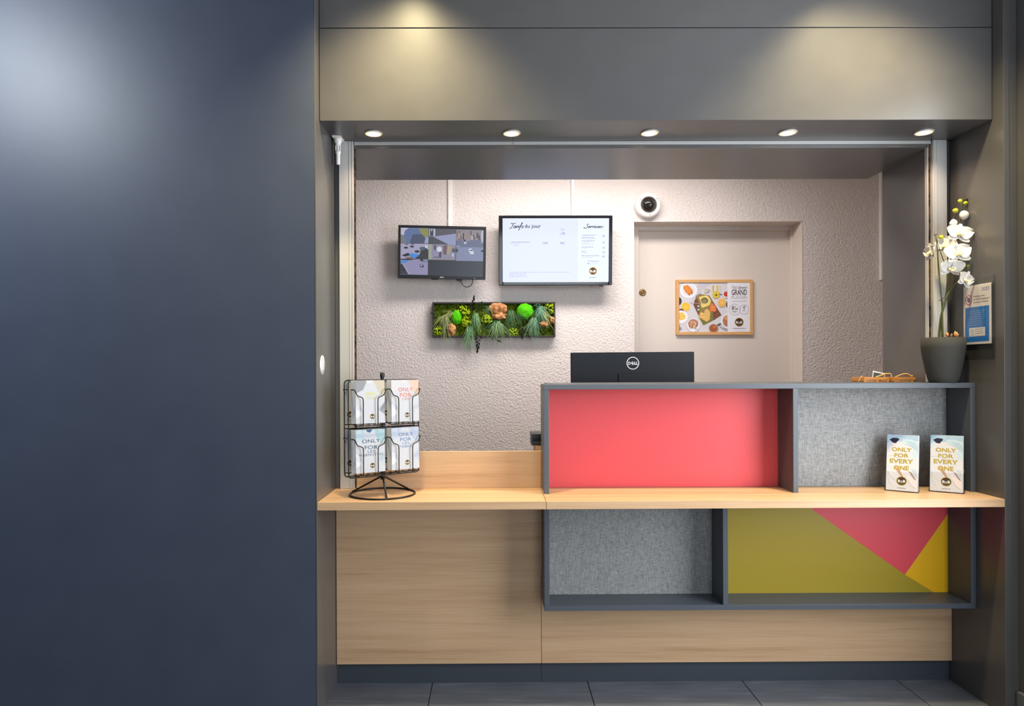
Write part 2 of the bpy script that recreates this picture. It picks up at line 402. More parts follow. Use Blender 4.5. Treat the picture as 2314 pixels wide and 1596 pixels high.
# a small joined-up hand: each letter = (advance, strokes) with x-height 1
HAND = {
 'T': (0.95, [[(0.0, 1.75), (0.15, 2.0), (0.6, 1.85), (1.25, 2.0), (1.4, 2.15)], [(0.75, 1.85), (0.6, 0.9), (0.35, 0.05), (0.0, -0.15), (-0.1, 0.15)]]),
 'S': (1.15, [[(1.15, 1.75), (1.0, 2.05), (0.65, 1.8), (0.7, 1.3), (0.95, 0.7), (0.7, 0.05), (0.2, -0.2), (-0.2, 0.1), (0.0, 0.5)]]),
 'P': (1.0, [[(0.55, 1.9), (0.35, 0.9), (0.15, 0.0)], [(0.1, 1.5), (0.5, 2.0), (1.1, 1.9), (1.05, 1.3), (0.5, 1.0)]]),
 'a': (0.85, [[(0.7, 0.85), (0.4, 1.0), (0.1, 0.6), (0.15, 0.05), (0.45, 0.1), (0.7, 0.85), (0.65, 0.2), (0.85, 0.1)]]),
 'r': (0.6, [[(0.0, 0.15), (0.25, 0.95), (0.2, 0.05)], [(0.22, 0.5), (0.4, 0.95), (0.6, 0.85)]]),
 'i': (0.42, [[(0.0, 0.2), (0.22, 0.95), (0.15, 0.1), (0.42, 0.2)], [(0.27, 1.4), (0.31, 1.5)]]),
 'f': (0.62, [[(0.0, 0.4), (0.45, 1.5), (0.72, 2.2), (0.5, 2.1), (0.25, 0.5), (0.0, -0.85), (-0.2, -0.8)], [(0.1, 0.9), (0.6, 1.0)]]),
 's': (0.62, [[(0.0, 0.2), (0.35, 1.0), (0.5, 0.6), (0.42, 0.05), (0.1, 0.05)]]),
 'e': (0.65, [[(0.05, 0.45), (0.45, 0.6), (0.45, 0.95), (0.15, 0.8), (0.1, 0.2), (0.35, 0.02), (0.65, 0.3)]]),
 'v': (0.7, [[(0.0, 0.8), (0.15, 0.95), (0.25, 0.05), (0.55, 0.95), (0.75, 0.85)]]),
 'c': (0.6, [[(0.5, 0.85), (0.25, 0.95), (0.08, 0.4), (0.3, 0.02), (0.6, 0.3)]]),
 't': (0.5, [[(0.1, 0.2), (0.4, 1.8)], [(0.3, 1.4), (0.15, 0.2), (0.3, 0.02), (0.5, 0.25)], [(0.05, 1.15), (0.6, 1.25)]]),
 'd': (0.85, [[(0.6, 0.85), (0.3, 0.95), (0.08, 0.4), (0.25, 0.02), (0.55, 0.3), (0.95, 1.9)], [(0.75, 1.2), (0.6, 0.2), (0.85, 0.15)]]),
 'j': (0.45, [[(0.0, 0.3), (0.3, 0.95), (0.15, -0.5), (-0.2, -0.8), (-0.25, -0.5)], [(0.36, 1.4), (0.4, 1.5)]]),
 'u': (0.8, [[(0.0, 0.4), (0.15, 0.95), (0.12, 0.15), (0.35, 0.05), (0.65, 0.95), (0.6, 0.15), (0.8, 0.2)]]),
 'n': (0.8, [[(0.0, 0.3), (0.2, 0.95), (0.12, 0.02)], [(0.16, 0.4), (0.45, 0.98), (0.58, 0.7), (0.55, 0.1), (0.8, 0.2)]]),
 '+': (0.6, [[(0.1, 0.5), (0.55, 0.5)], [(0.32, 0.28), (0.32, 0.75)]]),
 '\'': (0.0, [[(-0.35, 1.35), (-0.2, 1.65)]]), ' ': (0.5, [])}
def cursive(s):
    x = 0.15; out = []
    for ch in s:
        ad, st = HAND[ch]
        for q in st: out.append([(x + p[0] + 0.22 * p[1] * 0.6, p[1]) for p in q])
        x += ad
    return out

# ------------------------------------------------------------------ key measures (metres; camera at the origin, looking along +Y)
XL, XR = -0.6083, 1.7565          # inner faces of the two jamb panels
D1, DF, D2, DP, DC, D4 = 2.337, 2.387, 2.610, 2.6244, 2.476, 4.0
ZW, ZWB, ZF, ZP, ZS, ZC, ZL = 0.7511, 0.7236, 2.0775, 0.0783, 2.4015, 1.1492, 0.3254
CEIL = 2.75

# ------------------------------------------------------------------ the setting
fl = MB().box((-3.2, -3.0, -0.08), (2.7, 4.25, -0.006)).build('floor', M['grout']); struct(fl)
tile_me = None
for i in range(-5, 4):
    for j in range(-9, 1):
        x0 = 0.355 + 0.597 * i; y0 = 2.40 + 0.597 * j
        if x0 > 1.75 or x0 < -3.3 or y0 < -3.2: continue
        if tile_me is None:
            o = MB().box((0.0015, 0.0015, -0.0055), (0.5955, 0.5955, 0.0)).build('tile', M['tile'], fl, 0.001); tile_me = o
        else:
            o = tile_me.copy(); COL.objects.link(o)
        o.location = (x0, y0, 0)
struct(box('ceiling', (-3.2, -3.0, CEIL), (2.0, DF + 0.3, CEIL + 0.05), M['ceiling'], bevel=0))
wl = box('wall_left', (-3.2, D1, 0), (XL - 0.0045, D1 + 0.06, CEIL), M['daylit'], bevel=0.001); struct(wl)
t1 = box('trim_1', (XL - 0.004, D1 - 0.001, 0), (XL, D2 + 0.02, CEIL), M['laminate'], bevel=0.001); struct(t1)
t2 = box('trim_2', (XR, D1 - 0.001, 0), (XR + 0.019, D2 + 0.02, CEIL), M['laminate'], bevel=0.001); struct(t2)
t7 = box('trim_7', (XR + 0.0195, D1 + 0.002, 0), (1.806, D2 + 0.02, CEIL), M['laminate'], bevel=0.002); struct(t7)
struct(box('wall_far_left', (-3.26, -3.0, 0), (-3.2, D1 + 0.06, CEIL), M['laminate'], bevel=0))
# right lobby wall with its window
wr = MB()
wr.box((1.806, -3.0, 0), (1.9, D1 + 0.3, 0.5)); wr.box((1.806, -3.0, 2.4), (1.9, D1 + 0.3, CEIL))
wr.box((1.806, 2.03, 0.5), (1.9, D1 + 0.3, 2.4)); wr.box((1.806, -3.0, 0.5), (1.9, 0.67, 2.4))
struct(wr.build('wall_right', M['laminate']))
wn = thing('window_1', None, None, (1.85, 1.35, 0.5)); wn['kind'] = 'structure'
fr = MB()
for a, b in (((-0.03, -0.68, 0), (0.03, -0.62, 1.9)), ((-0.03, 0.62, 0), (0.03, 0.68, 1.9)), ((-0.03, -0.03, 0), (0.03, 0.03, 1.9)), ((-0.03, -0.62, 0), (0.03, 0.62, 0.06)), ((-0.03, -0.62, 1.84), (0.03, 0.62, 1.9))): fr.box(a, b)
fr.build('window_frame', M['alu'], wn)
struct(box('baseboard_right', (1.791, -3.0, 0), (1.8058, D1 - 0.003, 0.09), M['tile'], bevel=0.001))
# fascia above the counter: two boards with a shadow gap, and the soffit behind them
fa = box('trim_3', (XL + 0.0005, DF + 0.02, ZF), (XR - 0.0005, D2 - 0.0, CEIL), M['laminate'], bevel=0); struct(fa)
box('fascia_board', (XL + 0.002, DF, ZF - 0.0005), (XR - 0.002, DF + 0.0195, ZS - 0.0015), M['laminate'], fa, 0.001)
box('fascia_board', (XL + 0.002, DF, ZS + 0.0015), (XR - 0.002, DF + 0.0195, CEIL), M['laminate'], fa, 0.001)
# inner lintel and reveals behind the shutter
struct(box('trim_4', (-0.64, D2 + 0.001, 2.052), (1.676, 3.04, CEIL), M['laminate'], bevel=0.001))
struct(box('trim_5', (-0.64, D2 + 0.02, 0), (-0.614, 3.045, 2.0515), M['laminate'], bevel=0.001))
xr_in = at(1994, 600, 2.927).x
struct(box('trim_6', (xr_in, D2 + 0.02, 0), (xr_in + 0.025, 2.927, 2.0515), M['laminate'], bevel=0.001))
# office: back wall with a door recess
a0 = at(1431, 500, D4); a1 = at(1813, 499, D4); DX0, DX1, DZ = a0.x, a1.x, (a0.z + a1.z) / 2
wb = MB(); wb.box((-1.6, D4, 0), (DX0, D4 + 0.25, 2.5)); wb.box((DX1, D4, 0), (2.7, D4 + 0.25, 2.5)); wb.box((DX0, D4, DZ), (DX1, D4 + 0.25, 2.5))
struct(wb.build('wall_back', M['render']))
struct(box('wall_office_left', (-1.66, D2 + 0.03, 0), (-1.6, D4 + 0.25, 2.5), M['render'], bevel=0))
struct(box('wall_office_right', (2.7, D2 + 0.03, 0), (2.76, D4 + 0.25, 2.5), M['render'], bevel=0))
struct(box('wall_office_front_left', (-1.6, D2 + 0.03, 0), (-0.642, D2 + 0.09, 2.5), M['render'], bevel=0))
struct(box('wall_office_front_right', (xr_in + 0.027, D2 + 0.03, 0), (2.7, D2 + 0.09, 2.5), M['render'], bevel=0))
struct(box('ceiling_office', (-1.6, 3.045, 2.5), (2.7, D4 + 0.25, 2.55), M['ceiling'], bevel=0))
# the door in its recess
DD = D4 + 0.126
door = thing('door_1', None, None, ((DX0 + DX1) / 2, DD, 0)); door['kind'] = 'structure'
b0 = at(1443.6, 521, DD); b1 = at(1787, 521, DD); LX0, LX1, LZ = b0.x, b1.x, b0.z
box('door_leaf', (LX0 - 0.01, DD + 0.032, 0.005), (LX1 + 0.01, DD + 0.07, LZ + 0.01), M['paint'], door)
box('door_frame', (DX0, DD, 0), (LX0, DD + 0.09, DZ), M['paint'], door, 0.003)
box('door_frame', (LX1, DD, 0), (DX1, DD + 0.09, DZ), M['paint'], door, 0.003)
box('door_frame', (LX0, DD, LZ), (LX1, DD + 0.09, DZ), M['paint'], door, 0.003)
rv = MB(); rv.box((DX0 - 0.001, D4 - 0.002, 0), (DX0 + 0.004, DD, DZ)); rv.box((DX1 - 0.004, D4 - 0.002, 0), (DX1 + 0.001, DD, DZ)); rv.box((DX0, D4 - 0.002, DZ - 0.004), (DX1, DD, DZ + 0.001))
o = rv.build('door_reveal', M['paint'], door); o.location = -door.location
lk = at(1452, 661.5, DD + 0.032)
o = MB().lathe([(0.021, 0.0), (0.021, 0.004), (0.017, 0.007), (0.012, 0.008), (0.012, 0.004), (0.0075, 0.004), (0.0075, 0.012), (0.0005, 0.012)], 28).build('lock', M['brass'], door)
o.rotation_euler = (R(90), 0, 0); o.location = lk - door.location; o['label'] = 'round brass lock'

# ------------------------------------------------------------------ roller shutter: rails, bar, crank joint
sh = thing('roller_shutter', 'aluminium roller shutter rails and raised bottom bar framing the counter opening', 'shutter', (0.57, D2, ZW))
def part_box(name, a, b, mat, parent, bevel=0.0008): return box(name, a, b, mat, parent, bevel)
gl0, gl1 = at(769, 700, D2).x, at(800.5, 700, D2).x; gr0, gr1 = at(2104.5, 600, D2).x, at(2136, 600, D2).x
def rail(x0, x1, side, zb):
    g = MB(); y = D2 - 0.012
    g.box((x0, y, zb), (x1, D2 + 0.018, ZF - 0.0005))
    e = x1 if side < 0 else x0; s = -side
    for q in (0.002, 0.013): g.box((e - s * (q + 0.0016), y - 0.0022, zb), (e - s * q, y + 0.001, ZF - 0.0006))
    o = g.build('guide_rail', M['alu'], sh, 0.0006); o.location = -sh.location
rail(gl0, gl1, -1, ZW + 0.0005); rail(gr0, gr1, 1, ZC + 0.0005)
part_box('brush_seal', (gl1 + 0.0005, D2 + 0.004, ZW + 0.001), (gl1 + 0.005, D2 + 0.016, ZF - 0.012), M['seal'], sh, 0)
part_box('brush_seal', (gr0 - 0.0085, D2 + 0.004, ZC + 0.001), (gr0 - 0.0005, D2 + 0.016, ZF - 0.012), M['seal'], sh, 0)
part_box('rail_lip', (gr0 - 0.0125, D2 + 0.002, ZC + 0.001), (gr0 - 0.0088, D2 + 0.018, ZF - 0.014), M['alu'], sh, 0)
bb = MB(); bb.box((gl1 + 0.003, D2 - 0.004, ZF - 0.0125), (gr0 - 0.003, D2 + 0.014, ZF - 0.0005)); bb.box((gl1 + 0.003, D2 - 0.0065, ZF - 0.0125), (gr0 - 0.003, D2 - 0.003, ZF - 0.0075))
o = bb.build('bottom_bar', M['alu'], sh, 0.0005); o.location = -sh.location
for (x0, x1) in ((XL + 0.0005, gl0), (gr1, XR - 0.0005)):
    part_box('filler_strip', (x0, D2 + 0.004, ZW + 0.001 if x0 < 0 else ZC + 0.001), (x1, D2 + 0.018, ZF - 0.001), M['laminate'], sh, 0.0004)
ck = at(764, 312, 2.565)
ct = thing('shutter_crank_joint', 'white plastic shutter crank joint hanging from soffit above the left rail', 'crank', (ck.x, 2.565, ZF))
MB().box((-0.017, -0.03, -0.004), (0.017, 0.03, 0)).build('plate', M['white'], ct, 0.001)
MB().lathe([(0.014, 0), (0.0145, -0.014), (0.010, -0.022), (0.0095, -0.03)], 20).build('socket', M['white'], ct, recalc=True)
k = MB(); k.box((-0.0095, -0.004, -0.052), (-0.006, 0.004, -0.026)); k.box((0.006, -0.004, -0.052), (0.0095, 0.004, -0.026)); k.lathe([(0.0045, -0.052), (0.0045, -0.026)], 12)
k.build('universal_joint', M['white'], ct, 0.0006)
MB().lathe([(0.0095, -0.05), (0.0105, -0.056), (0.0078, -0.06), (0.0072, -0.098), (0.006, -0.1)], 20).build('stub', M['white'], ct, recalc=True)

# ------------------------------------------------------------------ counter
seam = at(1234, 1134, D1).x
ps = at(1223.3, 1440, D2).x
cb = thing('counter_base', 'light oak counter front with dark plinth between the two grey jambs', 'counter', ((XL + XR) / 2, D2, 0))
part_box('front_panel', (XL + 0.002, D2, ZP), (ps - 0.0008, D2 + 0.019, ZWB), M['oak'], cb)
part_box('front_panel', (ps + 0.0008, D2, ZP), (XR - 0.001, D2 + 0.019, ZWB), M['oak'], cb)
for a, b in ((XL + 0.003, ps - 0.0004), (ps + 0.0004, XR - 0.003)):
    o = part_box('plinth', (a, DP, 0.0), (b, DP + 0.016, ZP - 0.0015), M['plinth'], cb)
    o['label'] = 'dark recessed plinth board'
uz = at(1000, 1021, D2).z
o = part_box('upstand', (gl1 + 0.006, D2 + 0.001, ZW + 0.0005), (at(1222, 1060, D2).x, D2 + 0.02, uz), M['oak'], cb); o['label'] = 'low oak upstand board'
part_box('return_board', (at(1222.5, 1060, D2).x, D2 - 0.006, ZW + 0.0005), (0.1795, D2 + 0.03, uz + 0.002), M['oak'], cb)
wk1 = box('worktop', (XL + 0.0005, D1 - 0.001, ZWB), (seam - 0.0008, D2 + 0.03, ZW), M['oak'], None, 0.001)
tag(wk1, 'left oak worktop holding the wire brochure rack', 'worktop', 'oak worktops')
wk2 = box('worktop', (seam + 0.0008, D1 - 0.001, ZWB), (XR - 0.0005, D2 + 0.03, ZW), M['oak'], None, 0.001)
tag(wk2, 'long right oak worktop running below the red panel', 'worktop', 'oak worktops')
X0, X1 = 0.1798, XR - 0.001; T = 0.0185
xd = at(1792.5, 1000, DC).x; xd2 = at(1634, 1300, DC).x
uc = thing('display_cabinet', 'anthracite counter-top cabinet with red and grey woven back panels', 'cabinet', ((X0 + X1) / 2, DC, ZW))
part_box('top_board', (X0, DC, ZC - T), (X1, D2 + 0.03, ZC), M['cabinet'], uc)
part_box('rear_ledge', (X0 + 0.03, D2 + 0.0303, ZC - T), (xr_in - 0.003, 2.86, ZC), M['cabinet'], uc)
part_box('side_panel', (X0, DC, ZW), (X0 + T, D2 + 0.03, ZC - T - 0.0003), M['cabinet'], uc)
part_box('side_panel', (X1 - T, DC, ZW), (X1, D2 + 0.03, ZC - T - 0.0003), M['cabinet'], uc)
part_box('divider', (xd, DC, ZW), (xd + T, D2 + 0.002, ZC - T - 0.0003), M['cabinet'], uc)
part_box('back_panel', (X0 + T, D2, ZW + 0.0005), (xd + T / 2, D2 + 0.012, ZC - T - 0.0003), M['red'], uc)['label'] = 'coral red back panel'
part_box('back_panel', (xd + T / 2, D2, ZW + 0.0005), (X1 - T, D2 + 0.012, ZC - T - 0.0003), M['fabric'], uc)['label'] = 'grey woven back panel'
lc = thing('niche_cabinet', 'anthracite open niche under the worktop with olive, coral and mustard panel', 'cabinet', ((X0 + X1) / 2, DC, ZL))
part_box('bottom_board', (X0, DC, ZL), (X1, D2 - 0.002, ZL + T), M['cabinet'], lc)
part_box('side_panel', (X0, DC, ZL + T + 0.0003), (X0 + T, D2 - 0.001, ZWB), M['cabinet'], lc)
part_box('side_panel', (X1 - T, DC, ZL + T + 0.0003), (X1, D2 - 0.001, ZWB), M['cabinet'], lc)
part_box('divider', (xd2, DC, ZL + T + 0.0003), (xd2 + T, D2 - 0.001, ZWB), M['cabinet'], lc)
part_box('back_panel', (X0 + T, D2 - 0.008, ZL + T), (xd2, D2 - 0.001, ZWB - 0.0003), M['fabric'], lc)['label'] = 'grey woven back panel'
DB = D2 - 0.006
g = lambda px, py: (lambda q: (q.x - lc.location.x, q.z - ZL))(at(px, py, DB))
zb_, zt_ = T, ZWB - 0.0003 - ZL; xa, xb = xd2 + T - lc.location.x, X1 - T - lc.location.x
A = g(1786, 1150); A = (A[0], zt_); B = g(2045, 1299); Cc = g(2147, 1162); Cc = (xb, Cc[1]); E_ = g(2110, 1338); E_ = (E_[0], zb_)
for nm, poly, mt, lb in (('colour_panel', [(xa, zb_), (E_[0], zb_), B, A, (xa, zt_)], 'olive', 'olive green back panel piece'),
                         ('colour_panel', [A, B, Cc, (xb, zt_)], 'coral', 'coral triangular back panel piece'),
                         ('colour_panel', [B, E_, (xb, zb_), Cc], 'yellow', 'mustard yellow corner panel piece')):
    cxm = sum(p[0] for p in poly) / len(poly); czm = sum(p[1] for p in poly) / len(poly)
    po = [(cxm + (p[0] - cxm) * 0.9995, czm + (p[1] - czm) * 0.9995) for p in poly]
    o = MB().prism(po, -0.0, 0.005).build(nm, M[mt], lc); o.location = (0, DB - DC, 0); o['label'] = lb

# ------------------------------------------------------------------ soffit spotlights
spots = [(844, 299.5, 'first soffit spotlight, beside the white crank joint'), (1156, 300, 'second soffit spotlight, with a tiny wire hook hanging beside it'),
         (1468, 299, 'middle soffit spotlight, third of five over the counter'), (1780, 299, 'fourth soffit spotlight, above the door poster'), (2088, 296, 'rightmost soffit spotlight above the white orchid')]
proto = None
for px, py, lb in spots:
    p = at(px, py, 2.512)
    if proto is None:
        r0 = thing('spotlight', lb, 'light', (p.x, 2.512, ZF), group='spotlights in the soffit')
        rim = MB().lathe([(0.027, 0.0), (0.0335, 0.0), (0.0335, -0.003), (0.032, -0.005), (0.029, -0.0045), (0.027, -0.001)], 36, cap=False).build('rim', M['alu'], r0, recalc=True)
        MB().lathe([(0.0005, -0.0042), (0.0235, -0.0042)], 36, cap=False).build('lens', M['lampglow'], r0, recalc=True)
        MB().lathe([(0.0236, -0.0042), (0.0285, -0.0038), (0.0285, -0.0005)], 36, cap=False).build('lens_ring', M['lampring'], r0, recalc=True)
        proto = r0
    else:
        r0 = copy_tree(proto); r0.location = (p.x, 2.512, ZF); r0['label'] = lb
    spot('soffit_lamp', (p.x, 2.512, ZF - 0.012), (0, 0, 0), 8.5, WARM, 128, 1.0, 0.022)
hk = at(1158, 312, 2.58)
h = MB().tube([(0, -0.012, 0.0), (0.0005, -0.010, -0.006), (0.002, -0.004, -0.013), (0.003, 0, -0.017), (0.0015, 0.001, -0.0195), (-0.0012, 0.001, -0.0185), (-0.0015, 0.001, -0.016)], 0.0006, 6).build('wire_hook', M['wire'])
h.location = (hk.x, 2.58, ZF); tag(h, 'tiny wire hook hanging from the soffit beneath the second spotlight', 'hook')

# ------------------------------------------------------------------ back wall: trunking, screens, camera
def trunk(px0, px1, py0, py1, lb, dep=0.012):
    a = at(px0, py0, D4); b = at(px1, py1, D4)
    o = box('cable_trunking', (a.x, D4 - dep, b.z), (b.x, D4 + 0.0, 2.5 if py0 < 405 else a.z), M['white'], None, 0.001)
    tag(o, lb, 'trunking', 'white cable trunking on the back wall'); return o
trunk(1012.5, 1022, 400, 535, 'white cable trunking running down to the security monitor')
trunk(1290.5, 1298, 400, 520, 'white cable trunking running down to the price screen')
trunk(1985.7, 2000, 400, 633.5, 'short white trunking beside the right reveal of the back wall', 0.02)

# security monitor
q = at(999, 570.5, 3.88); kM = 3.88 / F
mt = thing('security_monitor', 'small black monitor showing six camera views on the back wall', 'monitor', (q.x, 3.88, q.z), (R(2.5), R(1.05), R(1.5)))
W, H = 198 * kM, 119 * kM
bz = MB(); fb = 0.0135
bz.box((-W / 2, 0, -H / 2), (-W / 2 + fb, 0.03, H / 2)); bz.box((W / 2 - fb, 0, -H / 2), (W / 2, 0.03, H / 2))
bz.box((-W / 2 + fb, 0, H / 2 - 0.0145), (W / 2 - fb, 0.03, H / 2)); bz.box((-W / 2 + fb, 0, -H / 2), (W / 2 - fb, 0.03, -H / 2 + 0.0185)); bz.box((-W / 2 + 0.006, 0.012, -H / 2 + 0.006), (W / 2 - 0.006, 0.036, H / 2 - 0.006))
bz.build('bezel', M['black'], mt, 0.001)
scr = MB().box((-W / 2 + fb, 0.005, -H / 2 + 0.0185), (W / 2 - fb, 0.012, H / 2 - 0.0145)).build('screen', ink((58, 62, 76), 0.55), mt)
scr['label'] = 'lit screen split into nine tiles'
# picture in zoom pixels: screen 152..2010 x 150..1240 of the crop
sw = W - 2 * fb; P = Print(1085, 690, sw / 1862.0, glow=0.75, y0=0.0048)
P.rect(155, 150, 775, 495, (150, 165, 205)); P.poly([(155, 150), (340, 155), (230, 310), (155, 360)], (205, 200, 220)); P.poly([(240, 230), (330, 160), (560, 165), (600, 260), (700, 340), (690, 495), (300, 495), (225, 330)], (104, 124, 172))
P.poly([(420, 300), (620, 290), (710, 380), (680, 495), (360, 495)], (84, 92, 118)); P.poly([(575, 160), (775, 165), (775, 350), (700, 350), (590, 270)], (150, 152, 92)); P.line([(690, 480), (770, 370)], 12, (190, 192, 190)); P.line([(740, 490), (775, 400)], 10, (190, 192, 190)); P.poly([(155, 300), (230, 330), (300, 495), (155, 495)], (130, 132, 140))
P.rect(782, 160, 1392, 530, (98, 96, 108)); P.poly([(880, 340), (1392, 262), (1392, 530), (1250, 520)], (160, 166, 205)); P.rect(790, 165, 925, 330, (196, 204, 225)); P.rect(808, 180, 885, 325, (70, 72, 88)); P.oval(845, 205, 14, 14, (225, 230, 240)); P.poly([(782, 345), (870, 350), (1240, 520), (782, 505)], (80, 82, 96))
P.rect(1398, 170, 2010, 870, (140, 148, 182)); P.rect(1398, 170, 2010, 430, (156, 146, 158))
rn = random.Random(3)
for i in range(26):
    x = rn.uniform(1410, 1980); hh = rn.uniform(40, 140); y = rn.uniform(200, 330); cc = rn.choice([(96, 78, 74), (186, 160, 140), (206, 206, 220), (126, 104, 92), (72, 70, 86), (166, 140, 110)])
    P.rect(x, y, x + rn.uniform(14, 46), min(y + hh, 430), cc)
P.poly([(1398, 420), (1500, 400), (1620, 450), (1720, 400), (1900, 400), (2010, 440), (2010, 560), (1398, 560)], (112, 120, 150)); P.poly([(1960, 190), (2010, 190), (2000, 450), (1965, 470)], (190, 200, 225)); P.rect(1575, 400, 1625, 490, (206, 212, 230)); P.rect(1568, 395, 1620, 440, (60, 64, 80))
P.poly([(1680, 600), (1740, 585), (1800, 680), (1795, 715), (1720, 715), (1690, 660)], (226, 230, 240)); P.poly([(1705, 625), (1750, 615), (1770, 640), (1715, 650)], (70, 76, 96)); P.oval(1420, 640, 22, 45, (60, 66, 76)); P.oval(1985, 640, 28, 24, (50, 54, 66)); P.line([(1400, 545), (1480, 540)], 10, (216, 222, 236))
P.rect(155, 505, 775, 845, (178, 172, 204)); P.oval(275, 600, 46, 24, (58, 60, 78)); P.oval(410, 572, 46, 24, (58, 60, 78)); P.poly([(585, 580), (690, 575), (775, 640), (775, 845), (470, 845), (580, 750), (600, 680)], (56, 60, 64)); P.oval(640, 615, 60, 40, (86, 104, 118)); P.oval(525, 680, 56, 30, (56, 60, 70)); P.poly([(370, 715), (580, 745), (480, 840), (360, 790)], (70, 150, 230)); P.poly([(180, 770), (330, 710), (370, 770), (250, 800)], (50, 46, 54)); P.oval(360, 825, 100, 22, (140, 104, 100)); P.oval(290, 525, 40, 10, (70, 70, 84)); P.oval(420, 518, 40, 10, (70, 70, 84)); P.rect(700, 530, 765, 600, (206, 214, 228))
P.rect(778, 510, 1385, 862, (150, 148, 172)); P.rect(780, 512, 850, 850, (168, 176, 160)); P.poly([(880, 590), (1100, 580), (1080, 810), (880, 800)], (156, 150, 186)); P.oval(1020, 620, 56, 60, (226, 230, 248)); P.rect(900, 530, 945, 640, (92, 86, 84)); P.rect(1015, 680, 1070, 810, (84, 80, 100)); P.rect(900, 790, 1060, 808, (90, 84, 104)); P.poly([(1110, 530), (1200, 530), (1180, 740), (1110, 730)], (120, 94, 88)); P.poly([(1215, 540), (1290, 550), (1250, 730), (1190, 720)], (186, 164, 132)); P.oval(1345, 640, 40, 50, (84, 94, 98)); P.rect(1305, 710, 1345, 780, (206, 212, 230)); P.rect(785, 845, 1385, 862, (150, 136, 130))
P.rect(160, 850, 770, 1200, (156, 152, 190)); P.poly([(160, 850), (520, 850), (330, 880), (170, 870)], (52, 52, 62)); P.poly([(165, 885), (340, 875), (290, 930), (180, 960)], (86, 150, 222)); P.poly([(160, 960), (200, 965), (350, 1195), (160, 1195)], (60, 62, 78)); P.line([(205, 950), (345, 1190)], 20, (186, 186, 214)); P.poly([(590, 820), (640, 820), (690, 910), (600, 890)], (48, 50, 60)); P.rect(660, 860, 770, 920, (126, 140, 156)); P.oval(632, 1000, 52, 36, (74, 80, 104), rot=0.3); P.oval(622, 990, 22, 18, (170, 182, 210)); P.oval(230, 1090, 34, 22, (40, 42, 52))
P.build('picture', scr)
Lp = Print(0, 0, 1.0, y0=-0.0004); Lp.text('alhua', -0.0, 0.0, 0.006, (220, 220, 225), width=0.022, bold=0.02, shear=0.2); Lp.build('maker_mark', mt, (0, 0, -H / 2 + 0.007))
MB().blob((0, 0, 0), 0.0018, 0.001, 0.0018, 1).build('power_light', ink((120, 200, 255), 3.0), mt).location = (W / 2 - 0.062, -0.0006, -H / 2 + 0.006)
k = MB(); k.tube(spline([(0.108, 0.02, -H / 2), (0.112, 0.018, -H / 2 - 0.02), (0.135, 0.015, -H / 2 - 0.042), (0.165, 0.014, -H / 2 - 0.035), (0.176, 0.014, -H / 2 - 0.012), (0.176, 0.016, -H / 2 + 0.004)], 6), 0.0024, 8); k.build('cable', M['black'], mt)
MB().box((-0.06, 0.012, -H / 2 - 0.004), (-0.02, 0.03, -H / 2 + 0.002)).build('underside_vent', M['black'], mt, 0.001); k = MB(); k.prism([(0.075, -H / 2 + 0.002), (0.12, -H / 2 + 0.002), (0.112, -H / 2 - 0.009), (0.092, -H / 2 - 0.011)], 0.012, 0.03); k.build('stand_mount', M['black'], mt, 0.001)
MB().box((-0.05, 0.035, -0.05), (0.05, 0.121, 0.05)).build('wall_bracket', M['black'], mt, 0.002)

# price screen (television)
q = at(1255.5, 566, 3.88)
tv = thing('television', 'large black flat screen on the back wall showing the room prices', 'television', (q.x, 3.88, q.z), (R(3.5), R(0.1), 0))
W, H = 257 * kM, 156.5 * kM; k0 = W / 2200.0       # zoom pixels of the crop: 55..2262 x 62..1400
cu, cv = 1157.0, 731.0
def tvp(x, y): return ((x - cu) * k0, -(y - cv) * k0)
x0, z1 = tvp(133, 115); x1, z0 = tvp(2190, 1332)
bz = MB()
bz.box((-W / 2, 0, -H / 2), (x0, 0.045, H / 2)); bz.box((x1, 0, -H / 2), (W / 2, 0.045, H / 2)); bz.box((x0, 0, z1), (x1, 0.045, H / 2)); bz.box((x0, 0, -H / 2), (x1, 0.045, z0)); bz.box((-W / 2 + 0.02, 0.012, -H / 2 + 0.02), (W / 2 - 0.02, 0.055, H / 2 - 0.02))
bz.build('bezel', M['blackgloss'], tv, 0.003)
scr = MB().box((x0, 0.004, z0), (x1, 0.012, z1)).build('screen', ink((214, 221, 250), 1.12), tv); scr['label'] = 'lit pale blue screen page'
P = Print(cu, cv, k0, glow=0.0, y0=0.0037); DK = (16, 18, 34); GY = (96, 98, 128); LG = (150, 152, 184)
P.rect(1590, 117, 2188, 1330, (222, 230, 252), glow=1.12)
P.script('Tarifs', 268, 530, 300, 44, 12, DK)
P.text('du jour', 716, 297, 70, DK, width=312, bold=0.012)
P.script('Services+', 1705, 2085, 300, 36, 11, DK)
for gx0, gx1, gy, cc in ((1665, 1930, 440, GY), (1665, 1810, 468, LG), (1665, 1910, 488, GY), (1665, 1930, 511, LG), (1665, 1920, 550, GY), (1665, 1835, 572, LG), (1665, 1800, 596, LG), (1665, 1890, 612, LG), (1665, 1885, 665, GY), (1665, 1750, 695, LG), (1660, 1755, 752, GY), (1660, 1755, 785, LG), (1665, 2000, 835, GY), (1665, 1850, 867, LG), (1840, 2000, 940, GY), (1870, 1980, 975, LG), (300, 660, 572, GY), (300, 465, 603, LG), (360, 465, 632, LG), (260, 850, 1150, LG), (260, 590, 1180, LG), (260, 590, 1205, LG), (260, 600, 1237, LG), (860, 1450, 1150, LG), (1815, 1945, 1255, GY)):
    P.words(gx0, gy, gx1, 9, cc, seed=int(gx0 + gy))
P.text('109€', 953, 610, 40, GY, width=105); P.text('98€', 1287, 610, 40, GY, width=88)
P.ring(1290, 410, 58, 4, LG); P.text('-10%', 1293, 430, 46, (60, 62, 92), width=84)
